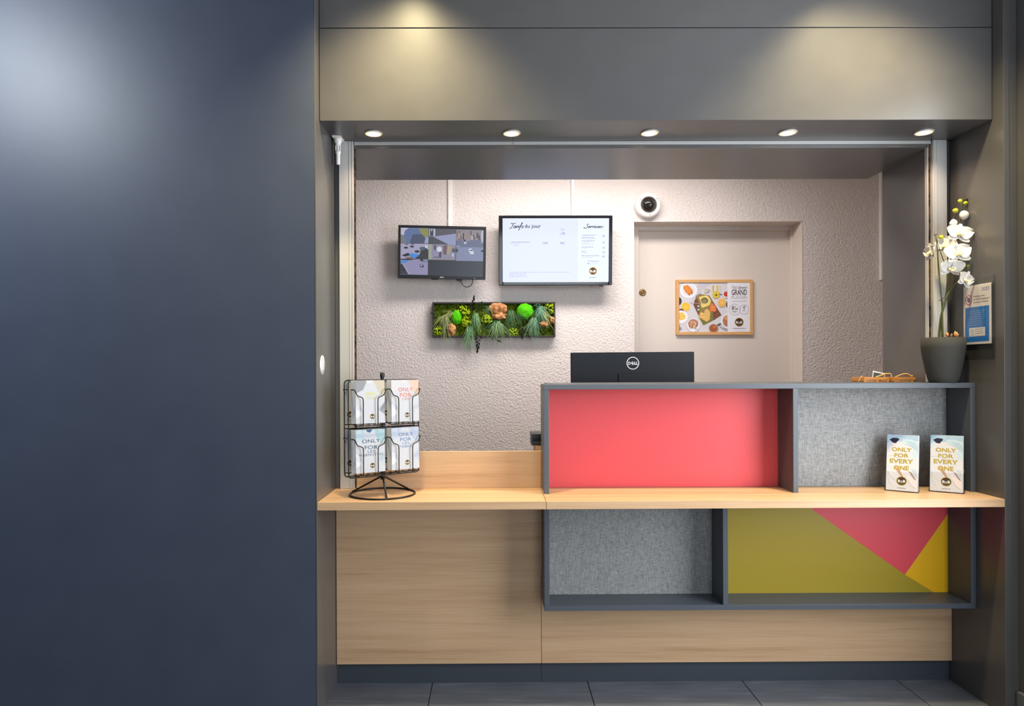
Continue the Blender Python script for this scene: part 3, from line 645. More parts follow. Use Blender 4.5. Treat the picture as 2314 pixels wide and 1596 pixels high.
P.line([(1222, 352), (1255, 315), (1300, 300), (1345, 318), (1378, 355)], 10, LG, smooth=4); P.words(1274, 336, 1330, 8, GY, 12)
for i, (yy, tx) in enumerate(((475, '8€'), (595, '4€'), (697, '4€'), (788, '9€'), (865, '8€'))): P.text(tx, 2088, yy, 36, GY, width=46)
P.ring(1803, 940, 20, 4, GY); P.words(1772, 984, 1830, 10, GY, 13)
P.logo(1885, 1128, 76)
P.build('page_print', scr)
MB().box((W / 2 - 0.07, 0.012, -H / 2 - 0.006), (W / 2 - 0.048, 0.03, -H / 2 + 0.001)).build('sensor_foot', M['black'], tv, 0.001)
k = MB(); pts = spline([(-0.12, 0.02, -H / 2 - 0.0005), (-0.04, 0.02, -H / 2 - 0.005), (0.02, 0.02, -H / 2 - 0.006), (0.1, 0.02, -H / 2 - 0.0035), (0.15, 0.02, -H / 2 + 0.001)], 5); k.tube(pts, 0.0022, 6); k.build('chrome_lip', M['alu'], tv)
MB().box((-0.1, 0.05, -0.08), (0.1, 0.122, 0.08)).build('wall_bracket', M['black'], tv, 0.002)

# dome camera
q = at(1462, 467, D4)
dc = thing('dome_camera', 'white round dome security camera above the pale door', 'camera', (q.x, D4, q.z), (R(90), 0, 0))
MB().lathe([(0.074, 0.0), (0.0745, 0.03), (0.071, 0.042), (0.060, 0.049), (0.048, 0.051), (0.047, 0.046), (0.047, 0.02)], 48, cap=False).build('housing', M['white'], dc, recalc=True)
MB().lathe([(0.047, 0.02), (0.0005, 0.02)], 32, cap=False).build('base_plate', ink((120, 112, 108)), dc, recalc=True)
MB().lathe([(0.047 * math.cos(a), 0.047 + 0.040 * math.sin(a)) for a in [R(x) for x in (0, 15, 30, 45, 60, 75, 89)]], 40, cap=False).build('dome_cover', M['smoke'], dc, recalc=True)
eye = MB().blob((0, 0, 0.042), 0.029, 0.029, 0.029, 3).build('camera_ball', ink((70, 66, 66)), dc)
MB().lathe([(0.017, 0.055), (0.017, 0.073), (0.014, 0.076), (0.011, 0.072), (0.0005, 0.071)], 28, cap=False).build('lens', M['black'], eye, recalc=True)
for a in (95 + 180, 150, 35):
    MB().lathe([(0.0026, 0.0488), (0.0026, 0.0505), (0.0004, 0.0505)], 10, cap=False).build('screw', M['black'], dc, recalc=True).location = (0.0585 * math.cos(R(a)), 0.0585 * math.sin(R(a)), 0)

# ------------------------------------------------------------------ moss picture
MD = 3.945; q = at(1116, 722.5, MD); kmm = MD / F
mo = thing('moss_picture', 'dark framed picture of preserved moss, bark and pine sprigs under the screens', 'picture', (q.x, MD, q.z), (0, R(0.1), 0))
W, H = 278 * kmm, 79.5 * kmm; fw = 0.0095
k = MB(); k.box((-W / 2, 0, -H / 2), (-W / 2 + fw, 0.054, H / 2)); k.box((W / 2 - fw, 0, -H / 2), (W / 2, 0.054, H / 2)); k.box((-W / 2 + fw, 0, H / 2 - fw), (W / 2 - fw, 0.054, H / 2)); k.box((-W / 2 + fw, 0, -H / 2), (W / 2 - fw, 0.054, -H / 2 + fw)); k.box((-W / 2 + fw, 0.046, -H / 2 + fw), (W / 2 - fw, 0.054, H / 2 - fw))
k.build('frame', M['mossframe'], mo, 0.0008)
ZK = 7.465
def mp(x, y): return ((960 + x / ZK - 1116) * kmm, -(670 + y / ZK - 722.5) * kmm)
gm = MB(); nx, nz = 90, 26; vs = []
for j in range(nz + 1):
    for i in range(nx + 1):
        x = -W / 2 + fw + (W - 2 * fw) * i / nx; z = -H / 2 + fw + (H - 2 * fw) * j / nz
        vs.append((x, 0.03 + 0.014 * noise.noise(Vector((x * 45, 0.3, z * 45))) + 0.007 * noise.noise(Vector((x * 130, 2.3, z * 130))), z))
gm.add(vs, [(j * (nx + 1) + i, j * (nx + 1) + i + 1, (j + 1) * (nx + 1) + i + 1, (j + 1) * (nx + 1) + i) for j in range(nz) for i in range(nx)], True)
o = gm.build('moss_mat', M['mossmat'], mo); o['kind'] = 'stuff'
for x, y, rx, ry in ((1690, 250, 142, 136), (530, 355, 92, 122)):
    u, v = mp(x, y); s = kmm / ZK
    MB().blob((u, 0.012, v), rx * s, 0.034, ry * s, 4, 0.12, 9, None, x).build('moss_ball', M['ball'], mo)
rn = random.Random(5)
for x, y, r_, mt_ in ((650, 250, 100, 'lime'), (685, 425, 92, 'lime'), (1060, 385, 95, 'lime'), (215, 580, 90, 'lime'), (2110, 165, 80, 'lime'), (2140, 255, 45, 'lime'), (1490, 605, 82, 'lime'), (1900, 170, 70, 'needle4')):
    u, v = mp(x, y); s = kmm / ZK; k = MB()
    for i in range(46):
        a = rn.uniform(0, 2 * PI); rr = r_ * math.sqrt(rn.random()); d = 1 - (rr / r_) ** 2
        b = r_ * rn.uniform(0.12, 0.22)
        k.blob((u + rr * math.cos(a) * s, 0.02 - 0.026 * d + rn.uniform(-0.003, 0.003), v + rr * math.sin(a) * s), b * s, b * s, b * s, 1, 0.3, 9, None, i)
    k.build('moss_clump', M[mt_], mo)
for x, y, rx, ry, rot in ((1240, 215, 150, 105, 0), (1260, 320, 120, 80, 0.2), (445, 560, 72, 108, 0), (2015, 470, 66, 55, 0), (2150, 400, 42, 60, 0)):
    u, v = mp(x, y); s = kmm / ZK
    MB().blob((u, 0.006, v), rx * s, 0.03, ry * s, 4, 0.34, 7, None, x * 0.37, smooth=False).build('bark_piece', M['bark'], mo)
def sprig(x, y, ang, spread, length, n, mt_, droop=0.3, seed=0):
    rn = random.Random(seed); k = MB(); u, v = mp(x, y); s = kmm / ZK
    light = {'needle1': 'needle5', 'needle2': 'needle6', 'needle3': 'needle7', 'needle4': 'needle1'}[mt_]
    for i in range(int(n * 0.55)):
        a = R(ang + rn.gauss(0, spread * 0.62)); L = length * rn.uniform(0.35, 1.12) * s; wd = rn.uniform(0.0006, 0.0011)
        bx, bz, by = u + rn.uniform(-45, 45) * s, v + rn.uniform(-40, 30) * s, 0.004 + rn.uniform(-0.012, 0.014); out = rn.uniform(-0.035, -0.004); sw_ = rn.uniform(-0.35, 0.35)
        pts = []
        for t in (0, 0.35, 0.7, 1.0):
            aa = a + sw_ * t
            pts.append((bx + math.cos(aa) * L * t, by + out * math.sin(PI * min(t * 0.8, 1)), bz + math.sin(aa) * L * t - droop * L * t * t))
        vs = []
        for j, p in enumerate(pts):
            ww = wd * (1.0 - 0.75 * j / 3); px_, pz_ = -math.sin(a) * ww, math.cos(a) * ww
            vs += [(p[0] - px_, p[1], p[2] - pz_), (p[0] + px_, p[1] + 0.0006, p[2] + pz_)]
        k.add(vs, [(2 * j, 2 * j + 1, 2 * j + 3, 2 * j + 2) for j in range(3)], False, M[light] if rn.random() < 0.4 else M[mt_])
    k.build('pine_sprig', None, mo)
for i, a in enumerate(((330, 330, 250, 70, 300, 90, 'needle2'), (440, 270, 215, 40, 200, 50, 'needle2'), (330, 420, 275, 18, 330, 40, 'needle2'), (860, 300, 268, 35, 260, 90, 'needle1'), (1020, 190, 320, 50, 160, 40, 'needle1'), (760, 520, 262, 30, 340, 100, 'needle1'), (720, 640, 262, 14, 240, 40, 'needle1'), (1220, 430, 262, 52, 310, 150, 'needle1'), (1240, 440, 275, 40, 280, 70, 'needle2'), (1460, 250, 262, 30, 330, 90, 'needle4'), (1570, 300, 312, 35, 190, 50, 'needle4'), (1940, 190, 270, 62, 260, 130, 'needle3'), (2020, 280, 305, 30, 260, 50, 'needle2'), (1850, 380, 258, 34, 320, 120, 'needle3'), (1830, 390, 250, 40, 250, 50, 'needle2'))):
    sprig(*a, seed=i + 1)
def leafspray(x, y, ang, length, n, mt_, seed):
    rn = random.Random(seed); k = MB(); u, v = mp(x, y); s = kmm / ZK
    for i in range(n):
        t = i / max(n - 1, 1); a = R(ang + (55 if i % 2 else -55) * (1 - t)); bx, bz = u + math.cos(R(ang)) * length * t * s, v + math.sin(R(ang)) * length * t * s
        L = length * 0.34 * s * rn.uniform(0.8, 1.2); w_ = L * 0.22; c, sn = math.cos(a), math.sin(a)
        vs = [(bx, -0.004, bz), (bx + c * L * .5 - sn * w_, -0.012, bz + sn * L * .5 + c * w_), (bx + c * L, -0.006, bz + sn * L), (bx + c * L * .5 + sn * w_, -0.012, bz + sn * L * .5 - c * w_), (bx + c * L * .5, -0.007, bz + sn * L * .5)]
        k.add(vs, [(0, 4, 1), (4, 2, 1), (0, 3, 4), (3, 2, 4)])
    k.build('leaf_spray', M[mt_], mo)
for i, a in enumerate(((790, 240, 80, 200, 9, 'leafdark'), (905, 640, 266, 240, 11, 'leafdark'), (1140, 690, 330, 130, 7, 'leafdark'), (870, 260, 60, 160, 9, 'leafgreen'), (980, 190, 20, 120, 7, 'leafgreen'), (1600, 460, 280, 200, 9, 'leafdark'), (1770, 640, 272, 90, 5, 'leafdark'), (1660, 520, 300, 180, 7, 'leafdark'), (240, 330, 160, 110, 7, 'leafgreen'), (560, 560, 300, 110, 7, 'leafgreen'))): leafspray(*a, i)

# ------------------------------------------------------------------ breakfast poster on the door
PD = DD + 0.012; q = at(1615, 694.5, PD); kp = PD / F
po = thing('breakfast_poster', 'pine framed breakfast poster hanging on the pale door', 'poster', (q.x, PD, q.z), (0, 0, 0))
W, H = 174 * kp, 125 * kp; fw = 0.0175; D_ = 0.0195
k = MB()
for poly in ([(-W / 2, -H / 2), (-W / 2 + fw, -H / 2 + fw), (-W / 2 + fw, H / 2 - fw), (-W / 2, H / 2)], [(W / 2, -H / 2), (W / 2 - fw, -H / 2 + fw), (W / 2 - fw, H / 2 - fw), (W / 2, H / 2)], [(-W / 2, H / 2), (-W / 2 + fw, H / 2 - fw), (W / 2 - fw, H / 2 - fw), (W / 2, H / 2)], [(-W / 2, -H / 2), (-W / 2 + fw, -H / 2 + fw), (W / 2 - fw, -H / 2 + fw), (W / 2, -H / 2)]):
    c = (sum(p[0] for p in poly) / 4, sum(p[1] for p in poly) / 4); k.prism([(c[0] + (p[0] - c[0]) * 0.998, c[1] + (p[1] - c[1]) * 0.998) for p in poly], 0, D_)
k.build('frame', M['framewood'], po, 0.0008)
sheet = MB().box((-W / 2 + fw - 0.002, 0.008, -H / 2 + fw - 0.002), (W / 2 - fw + 0.002, D_, H / 2 - fw + 0.002)).build('sheet', ink((226, 222, 226)), po)
kz = (W - 2 * fw) / 1600.0; P = Print(1047, 743, kz, y0=0.0078)
cl = lambda pts: [(max(252, min(1336, x)), max(186, min(1300, y))) for x, y in pts]
def cov(x, y, rx, ry, rgb, rot=0.0, n=28, wob=0.0):
    c, s = math.cos(rot), math.sin(rot); pts = []
    for i in range(n):
        a = 2 * PI * i / n; q_ = 1 + (random.uniform(-wob, wob) if wob else 0); ex, ey = rx * q_ * math.cos(a), ry * q_ * math.sin(a); pts.append((x + ex * c - ey * s, y + ex * s + ey * c))
    P.poly(cl(pts), rgb)
P.rect(250, 184, 1338, 1302, (214, 208, 212)); P.poly([(560, 560), (760, 380), (1000, 186), (700, 186), (520, 500)], (200, 195, 202))
cov(470, 360, 205, 190, (196, 194, 202)); cov(470, 355, 195, 180, (236, 234, 238)); cov(468, 350, 150, 140, (224, 222, 228))
P.poly([(345, 260), (440, 235), (500, 280), (570, 370), (555, 440), (480, 470), (400, 400), (350, 320)], (222, 130, 50))
for i in range(5): P.line([(360 + i * 38, 300 + i * 34), (430 + i * 28, 250 + i * 40)], 14, (244, 168, 84))
P.oval(540, 412, 12, 16, (70, 30, 20)); P.oval(482, 455, 12, 14, (70, 30, 20))
P.poly([(640, 480), (700, 440), (930, 470), (1210, 920), (1040, 1030), (800, 1150), (575, 690)], (122, 74, 56))
P.poly([(640, 490), (690, 445), (920, 470), (1000, 620), (1020, 1030), (800, 1150), (690, 960), (720, 700)], (150, 126, 66)); P.poly([(690, 960), (1020, 860), (1020, 1030), (800, 1150)], (122, 118, 56))
P.poly([(695, 510), (830, 475), (900, 480), (970, 580), (950, 680), (880, 720), (770, 755), (735, 680), (755, 640)], (236, 208, 120)); cov(830, 590, 84, 68, (112, 108, 72), 0.2, 24, 0.1); cov(830, 600, 50, 34, (146, 140, 98), 0.4, 20, 0.15)
for x, y, ax, ay in ((690, 720, 44, 40), (690, 800, 44, 42)): cov(x, y, ax, ay, (92, 96, 74)); cov(x, y - 6, 26, 20, (196, 200, 184))
P.poly([(690, 960), (745, 845), (830, 880), (960, 990), (880, 1070)], (232, 188, 108)); P.line([(700, 940), (830, 925)], 8, (196, 140, 70)); P.line([(720, 985), (900, 1010)], 8, (196, 140, 70)); cov(890, 880, 62, 104, (226, 184, 112), -0.25); P.line([(850, 820), (900, 960)], 6, (206, 158, 88))
P.poly([(960, 680), (1010, 650), (1070, 720), (1095, 800), (1060, 850), (990, 820), (945, 850)], (226, 122, 62)); P.line([(975, 720), (1070, 760)], 14, (240, 160, 104)); P.line([(970, 780), (1060, 820)], 12, (240, 160, 104))
for i in range(24): P.oval(rn.uniform(1030, 1150), rn.uniform(850, 980), 9, 7, random.choice([(150, 96, 76), (96, 54, 42), (176, 120, 96)]))
cov(400, 730, 100, 100, (226, 204, 150)); cov(400, 728, 90, 90, (240, 186, 50)); cov(410, 735, 55, 50, (246, 200, 70))
cov(252, 600, 58, 85, (56, 56, 66)); cov(300, 815, 55, 45, (118, 62, 60)); cov(280, 960, 175, 150, (236, 234, 238)); P.poly(cl([(252, 870), (330, 855), (395, 930), (380, 1000), (300, 1035), (252, 1010)]), (240, 190, 76)); P.line([(270, 900), (350, 930)], 16, (250, 214, 120)); P.line([(280, 960), (350, 990)], 16, (250, 214, 120))
cov(568, 1140, 152, 158, (190, 188, 196)); cov(570, 1138, 146, 152, (238, 236, 240)); cov(568, 1110, 118, 104, (186, 130, 100))
for i in range(60): P.oval(568 + rn.uniform(-95, 95), 1120 + rn.uniform(-75, 85), rn.uniform(10, 20), rn.uniform(7, 14), rn.choice([(226, 178, 136), (204, 148, 108), (240, 214, 180), (170, 108, 76)]), rot=rn.uniform(0, 3))
for x, y in ((540, 1205), (606, 1228), (650, 1170)): P.oval(x, y, 11, 11, (46, 24, 24))
P.line([(620, 1180), (690, 1295)], 22, (190, 194, 206))
cov(1024, 1215, 106, 98, (196, 150, 110)); cov(1024, 1215, 92, 86, (158, 92, 58)); cov(1050, 1180, 50, 40, (180, 112, 72), 0, 20, 0.2); P.line([(1110, 1150), (1220, 1095)], 30, (66, 66, 84))
P.poly(cl([(985, 250), (1175, 250), (1150, 520), (1040, 540), (1000, 470)]), (222, 214, 190)); cov(1085, 460, 84, 82, (214, 190, 60)); cov(1088, 468, 22, 22, (96, 66, 30)); P.poly([(1000, 255), (1040, 255), (1030, 400), (1010, 400)], (190, 160, 110)); P.poly([(1090, 250), (1140, 255), (1130, 400), (1100, 380)], (206, 176, 136)); P.line([(1150, 450), (1270, 455)], 14, (90, 88, 92))
cov(1320, 460, 90, 75, (236, 234, 238)); cov(1320, 448, 68, 60, (196, 62, 44)); cov(1215, 640, 94, 100, (230, 196, 140)); cov(1215, 645, 82, 86, (234, 176, 84)); cov(1215, 640, 40, 40, (240, 192, 104))
cov(880, 370, 58, 45, (190, 176, 160), 0, 20, 0.25); cov(850, 390, 40, 30, (206, 196, 180), 0, 20, 0.25)
cov(1330, 1060, 150, 170, (230, 228, 234)); cov(1330, 1050, 98, 130, (176, 120, 88)); cov(1320, 980, 60, 60, (214, 160, 106), 0, 20, 0.2); P.line([(1160, 1170), (1240, 1230), (1334, 1275)], 10, (120, 120, 134)); P.line([(1200, 1120), (1270, 1200), (1334, 1240)], 8, (150, 150, 164)); cov(1330, 680, 20, 60, (96, 90, 96))
P.line([(500, 650), (720, 660), (800, 640)], 10, (176, 168, 162)); P.line([(490, 645), (640, 540), (740, 390)], 8, (186, 178, 182))
for x in (255, 285, 315): P.line([(258, 1250), (x, 1150 + (x - 255))], 9, (110, 104, 116))
P.rect(1338, 184, 1846, 1302, (230, 228, 234))
BR = (58, 38, 34)
P.script("Petit de'jeuner", 1420, 1790, 325, 34, 7, (150, 138, 140)); P.text('GRAND', 1605, 468, 122, BR, width=345, bold=0.012); P.text('PLAISIR!', 1605, 556, 66, (150, 142, 146), width=345, bold=-0.012); P.words(1430, 604, 1780, 9, (186, 180, 186), 4); P.words(1430, 616, 1780, 4, (200, 196, 202), 5)
P.ring(1502, 795, 126, 5, (120, 114, 120)); P.ring(1715, 797, 108, 5, (120, 114, 120))
P.text('8', 1462, 805, 88, BR, width=56); P.text('50', 1543, 805, 46, BR, width=64, bold=0.01); P.text('€', 1516, 745, 30, BR, width=22); P.text('4', 1708, 783, 66, BR, width=44); P.text('€', 1740, 735, 24, BR, width=16)
P.words(1440, 838, 1562, 11, (120, 112, 116), 21); P.words(1465, 862, 1540, 5, (160, 154, 160), 3); P.words(1672, 810, 1752, 11, (150, 142, 146), 22); P.words(1672, 835, 1755, 5, (180, 174, 180), 8)
P.logo(1600, 1080, 98); P.words(1460, 1220, 1740, 10, (110, 100, 108), 6); P.words(1495, 1280, 1720, 5, (190, 186, 192), 9)
P.build('artwork', sheet)

# ------------------------------------------------------------------ behind the counter: desk, computer monitor, card reader
dk = thing('office_desk', 'oak desk hidden behind the reception counter', 'desk', (0.6, 3.0, 0))
part_box('desk_top', (0.1, 2.66, 0.722), (1.6, 3.3, 0.75), M['oak'], dk)
for a in ((0.12, 2.68), (0.12, 3.24), (1.54, 2.68), (1.54, 3.24)): part_box('leg', (a[0], a[1], 0), (a[0] + 0.04, a[1] + 0.04, 0.7215), M['cabinet'], dk)
rs = thing('desk_riser', 'narrow oak riser shelf behind the upstand under the card reader', 'shelf', (0.2, 2.76, 0.75))
x0 = at(1209.5, 1010, 2.72).x; zz = at(1215, 1006, 2.72).z
part_box('shelf', (x0, 2.70, zz - 0.018), (x0 + 0.16, 2.86, zz), M['oak'], rs)
part_box('side', (x0, 2.70, 0.7505), (x0 + 0.018, 2.86, zz - 0.0185), M['oak'], rs); part_box('side', (x0 + 0.142, 2.70, 0.7505), (x0 + 0.16, 2.86, zz - 0.0185), M['oak'], rs)
c0 = at(1201, 981, 2.70)
cr = thing('card_reader', 'black card reader peeking out left of the red cabinet', 'card reader', (c0.x + 0.05, 2.75, zz))
hh = c0.z - zz
k = MB(); k.box((c0.x, 2.70, zz + 0.0005), (c0.x + 0.1, 2.82, zz + hh * 0.45)); k.box((c0.x, 2.695, zz + hh * 0.62), (c0.x + 0.1, 2.82, zz + hh)); k.box((c0.x + 0.002, 2.705, zz + hh * 0.45), (c0.x + 0.098, 2.82, zz + hh * 0.62))
o = k.build('body', M['black'], cr, 0.0015); o.location = -cr.location
k = MB(); k.box((c0.x + 0.02, 2.6985, zz + hh * 0.12), (c0.x + 0.09, 2.7, zz + hh * 0.36)); o = k.build('slot', ink((60, 56, 60)), cr); o.location = -cr.location
QD = 3.0; q = at(1431, 796, QD); kq = QD / F
W = 281 * kq; Hd = 0.325; ztop = q.z
dm = thing('computer_monitor', 'black computer monitor seen from behind over the counter, round DELL badge', 'monitor', (q.x, QD, 0.75), (0, R(-0.25), R(1.5)))
zt = ztop - 0.75
MB().box((-W / 2, 0, zt - Hd), (W / 2, 0.018, zt)).build('back_shell', M['monitor'], dm, 0.003)
MB().box((-W / 2 + 0.008, 0.0175, zt - Hd + 0.01), (W / 2 - 0.008, 0.02, zt - 0.008)).build('screen', ink((40, 46, 60), 0.3), dm)
MB().box((-0.066, -0.005, zt - 0.22), (0.066, 0.0005, zt - 0.094)).build('stand_cover', M['monitor'], dm, 0.002)
MB().box((-0.035, -0.03, 0.012), (0.035, -0.0055, zt - 0.17)).build('stand_neck', M['monitor'], dm, 0.003)
MB().box((-0.12, -0.1, 0.0), (0.12, 0.09, 0.012)).build('stand_foot', M['monitor'], dm, 0.003)
P = Print(1431, 796, kq, y0=-0.0004); WH = (236, 238, 242)
P.ring(1431, 821, 14.3, 1.7, WH, 48); P.text('D', 1423.2, 824.4, 6.6, WH, width=5.6, bold=0.03); P.text('LL', 1438.6, 824.4, 6.6, WH, width=8.0, bold=0.035)
c, s = math.cos(R(-32)), math.sin(R(-32)); e = lambda x, y: (1430.9 + x * c - y * s, 821 + x * s + y * c)
for yy in (-2.6, 0, 2.6): P.line([e(-2.5, yy), e(2.6, yy)], 1.25, WH)
P.line([e(-2.3, -3.1), e(-2.3, 3.1)], 1.3, WH)
P.build('badge', dm, (0, 0, zt))['label'] = 'white round DELL badge'

# ------------------------------------------------------------------ brochures
def brochure(name, label, w, h, t, paint, loc, rot, group=None):
    b = thing(name, label, 'brochure', loc, rot, group)
    MB().box((-w / 2, 0, 0), (w / 2, t, h)).build('pages', M['paper'], b, 0.0003)
    if paint:
        P = Print(0, 0, 1.0, y0=-0.0002); paint(P, w, h); P.build('cover', b)
    return b
def cover(lines, col, tint, small=()):
    def f(P, w, h):
        P.cy = 0; rc = lambda x0, z0, x1, z1, c: P.rect(x0 * w, -z0 * h, x1 * w, -z1 * h, c)
        rc(-.5, 0, .5, 1, (188, 190, 198))
        pl = lambda pts, c: P.poly([(x * w, -z * h) for x, z in pts], c)
        pl([(-.5, 1), (-.1, 1), (-.25, .78), (-.5, .7)], tint[0]); pl([(.1, 1), (.5, 1), (.5, .62), (.3, .7), (.2, .85)], tint[1]); pl([(.5, .5), (.5, .18), (.32, .3), (.4, .42)], tint[0])
        pl([(-.5, .45), (-.36, .38), (-.3, .2), (-.5, .12)], (214, 212, 218)); pl([(-.15, 1), (.08, 1), (.0, .93), (-.1, .94)], tint[2])
        for i in range(6): P.line([(w * (-.5 + .17 * i), -h * .1), (w * (-.42 + .17 * i), -h * .22), (w * (-.45 + .17 * i), -h * .34)], .0006, (206, 203, 208), smooth=3)
        for s_, z, cp, wd, bd in lines: P.text(s_, 0.02 * w, -z * h, cp * h, col, width=wd * w, bold=bd)
        P.logo(.06 * w, -.16 * h, .085 * w); P.words(-.12 * w, -.06 * h, .2 * w, .004 * h, (150, 146, 152), 3)
    return f
RX, RY = -0.408, 2.487; RPSI = R(35)
rk = thing('brochure_rack', 'black wire revolving brochure rack on the left worktop', 'rack', (RX, RY, ZW))
k = MB(); n = 48; k.tube([(0.117 * math.cos(2 * PI * i / n), 0.117 * math.sin(2 * PI * i / n), 0.0035) for i in range(n)], 0.0034, 8, closed=True); k.build('base_ring', M['wire'], rk)
for a in (168, 46, -74): MB().tube([(0.117 * math.cos(R(a)), 0.117 * math.sin(R(a)), 0.006), (0.012 * math.cos(R(a)), 0.012 * math.sin(R(a)), 0.062), (0, 0, 0.067)], 0.0034, 8).build('leg', M['wire'], rk)
MB().lathe([(0.008, 0.055), (0.009, 0.07), (0.0045, 0.076), (0.0042, 0.412)], 16).build('pole', M['wire'], rk)
MB().lathe([(0.006, 0.412), (0.0055, 0.418), (0.008, 0.430), (0.0088, 0.436), (0.0072, 0.443), (0.003, 0.4455), (0.0004, 0.446)], 20).build('finial', M['black'], rk)
rot = Matrix.Rotation(RPSI, 4, 'Z')
HW, ZB, ZT = 0.139, 0.073, 0.417
def rr(y, z0, z1, hw, rad=0.012):
    pts = []
    for cx_, cz_, a0 in ((hw - rad, z1 - rad, 0), (-hw + rad, z1 - rad, 90), (-hw + rad, z0 + rad, 180), (hw - rad, z0 + rad, 270)):
        for a in (0, 30, 60, 90): pts.append((cx_ + rad * math.cos(R(a0 + a)), y, cz_ + rad * math.sin(R(a0 + a))))
    return pts
for y in (-0.018, 0.018):
    MB().tube(rr(y, ZB, ZT, HW), 0.0023, 8, closed=True, xf=rot).build('frame_loop', M['wire'], rk)
k = MB()
for z in (ZB, 0.245, ZT):
    for i in range(9):
        x = -HW + 0.012 + (2 * HW - 0.024) * i / 8
        k.tube([(x, -0.018, z), (x, 0.018, z)], 0.0016, 6, xf=rot)
for y in (-0.018, 0.018):
    k.tube([(-HW, y, 0.245), (HW, y, 0.245)], 0.0019, 6, xf=rot); k.tube([(0, y, ZB), (0, y, ZT)], 0.0019, 6, xf=rot)
k.tube([(-0.03, 0, ZT), (0.03, 0, ZT)], 0.003, 6, xf=rot)
k.build('cross_wires', M['wire'], rk)
rows = ((0.102, 0.0), (0.276, 0.0)); cols = (-0.069, 0.069)
for sd in (-1, 1):
    for zb, _ in rows:
        for cx_ in cols:
            k = MB(); yo, yi = sd * 0.05, sd * 0.018
            for s in (-1, 1):
                k.tube(spline([(cx_ + s * 0.060, yi, zb + 0.108), (cx_ + s * 0.061, sd * 0.044, zb + 0.108), (cx_ + s * 0.058, yo, zb + 0.104), (cx_ + s * 0.050, yo, zb + 0.088), (cx_ + s * 0.032, yo, zb + 0.080), (cx_ + s * 0.028, yo, zb + 0.066), (cx_ + s * 0.028, yo, zb + 0.02), (cx_ + s * 0.028, yo, zb - 0.016), (cx_ + s * 0.028, sd * 0.044, zb - 0.019), (cx_ + s * 0.028, yi, zb - 0.019)], 3), 0.0019, 7, xf=rot)
            k.tube([(cx_ - 0.058, yo * 0.92, zb - 0.0188), (cx_ + 0.058, yo * 0.92, zb - 0.0188)], 0.0019, 6, xf=rot)
            for i in range(5):
                x = cx_ - 0.05 + 0.025 * i; k.tube([(x, yi, zb - 0.0188), (x, yo * 0.92, zb - 0.0188)], 0.0014, 6, xf=rot)
            k.build('pocket', M['wire'], rk)
def rackpos(s, y, z): return Vector((RX, RY, ZW)) + rot @ Vector((s, y, z))
TEAL, BLUE, ORNG, LIM = (40, 72, 98), (62, 112, 172), (216, 100, 66), (206, 204, 50)
C_T = ((172, 190, 198), (156, 184, 190), (52, 80, 120)); C_B = ((176, 184, 202), (170, 180, 198), (190, 192, 204)); C_O = ((194, 192, 198), (206, 176, 160), (198, 196, 204)); C_L = ((136, 138, 144), (186, 176, 158), (204, 206, 214))
fronts = (
 (0, 0, 'brochure titled ONLY FOR LES MARMOTTES in teal, lower left of the rack', cover([('ONLY', .69, .085, .62, .0), ('FOR', .545, .085, .44, .0), ('LES', .46, .06, .24, -.01), ('MARMOTTES', .385, .055, .82, -.01)], TEAL, C_T), 'marmottes'),
 (0, 1, 'brochure titled ONLY FOR LES TRIBUS in blue, lower right of the rack', cover([('ONLY', .80, .08, .52, .0), ('FOR', .68, .08, .40, .0), ('LES', .60, .055, .24, -.01), ('TRIBUS', .52, .055, .44, -.01)], BLUE, C_B), 'tribus'),
 (1, 0, 'shiny brochure with pale yellow ONLY lettering, upper left of the rack', cover([('ONLY', .66, .07, .36, .01), ('FOR', .56, .06, .3, -.01)], LIM, C_L), 'yellow'),
 (1, 1, 'brochure titled ONLY FOR in orange letters, upper right of the rack', cover([('ONLY', .73, .09, .54, .0), ('FOR', .60, .09, .42, .0), ('LES', .52, .055, .24, -.01)], ORNG, C_O), 'orange'))
BW, BH, BT = 0.112, 0.152, 0.0035
for ri, ci, lb, cv, key in fronts:
    zb = rows[ri][0] - 0.012
    for i in range(4):
        y = -0.041 + i * 0.0052; jx = (0, -0.003, -0.006, -0.009)[i]
        nm = {'marmottes': 'the teal MARMOTTES one', 'tribus': 'the blue TRIBUS one', 'yellow': 'the shiny yellow-lettered one', 'orange': 'the orange-lettered one'}[key]
        brochure('brochure', lb if i == 0 else 'pale brochure stacked behind ' + nm + ' in the rack', BW, BH, BT, cv if i == 0 else None, rackpos(cols[ci] + jx + 0.004, y, zb + 0.0005), (R(-1.5), 0, RPSI), 'brochures in the wire rack')
def backcover(P, w, h):
    P.rect(-.5 * w, 0, .5 * w, -h, (196, 194, 196)); P.logo(-.40 * w, -.2 * h, .1 * w); P.words(-.3 * w, -.12 * h, .3 * w, .005 * h, (170, 166, 170), 3)
for ri in (0, 1):
    for ci in (0, 1):
        zb = rows[ri][0] - 0.012
        for i in range(2):
            brochure('brochure', 'pale brochure in the rear pocket of the wire rack, ' + ('lower ', 'upper ')[ri] + ('left', 'right')[ci] + (', logo showing' if i == 0 else ', outermost'), BW, BH, BT, backcover if i == 0 else None, rackpos(cols[ci] - 0.003 - 0.003 * i, 0.0225 + i * 0.0052, zb + 0.0005), (R(1.5), 0, RPSI), 'brochures in the wire rack')

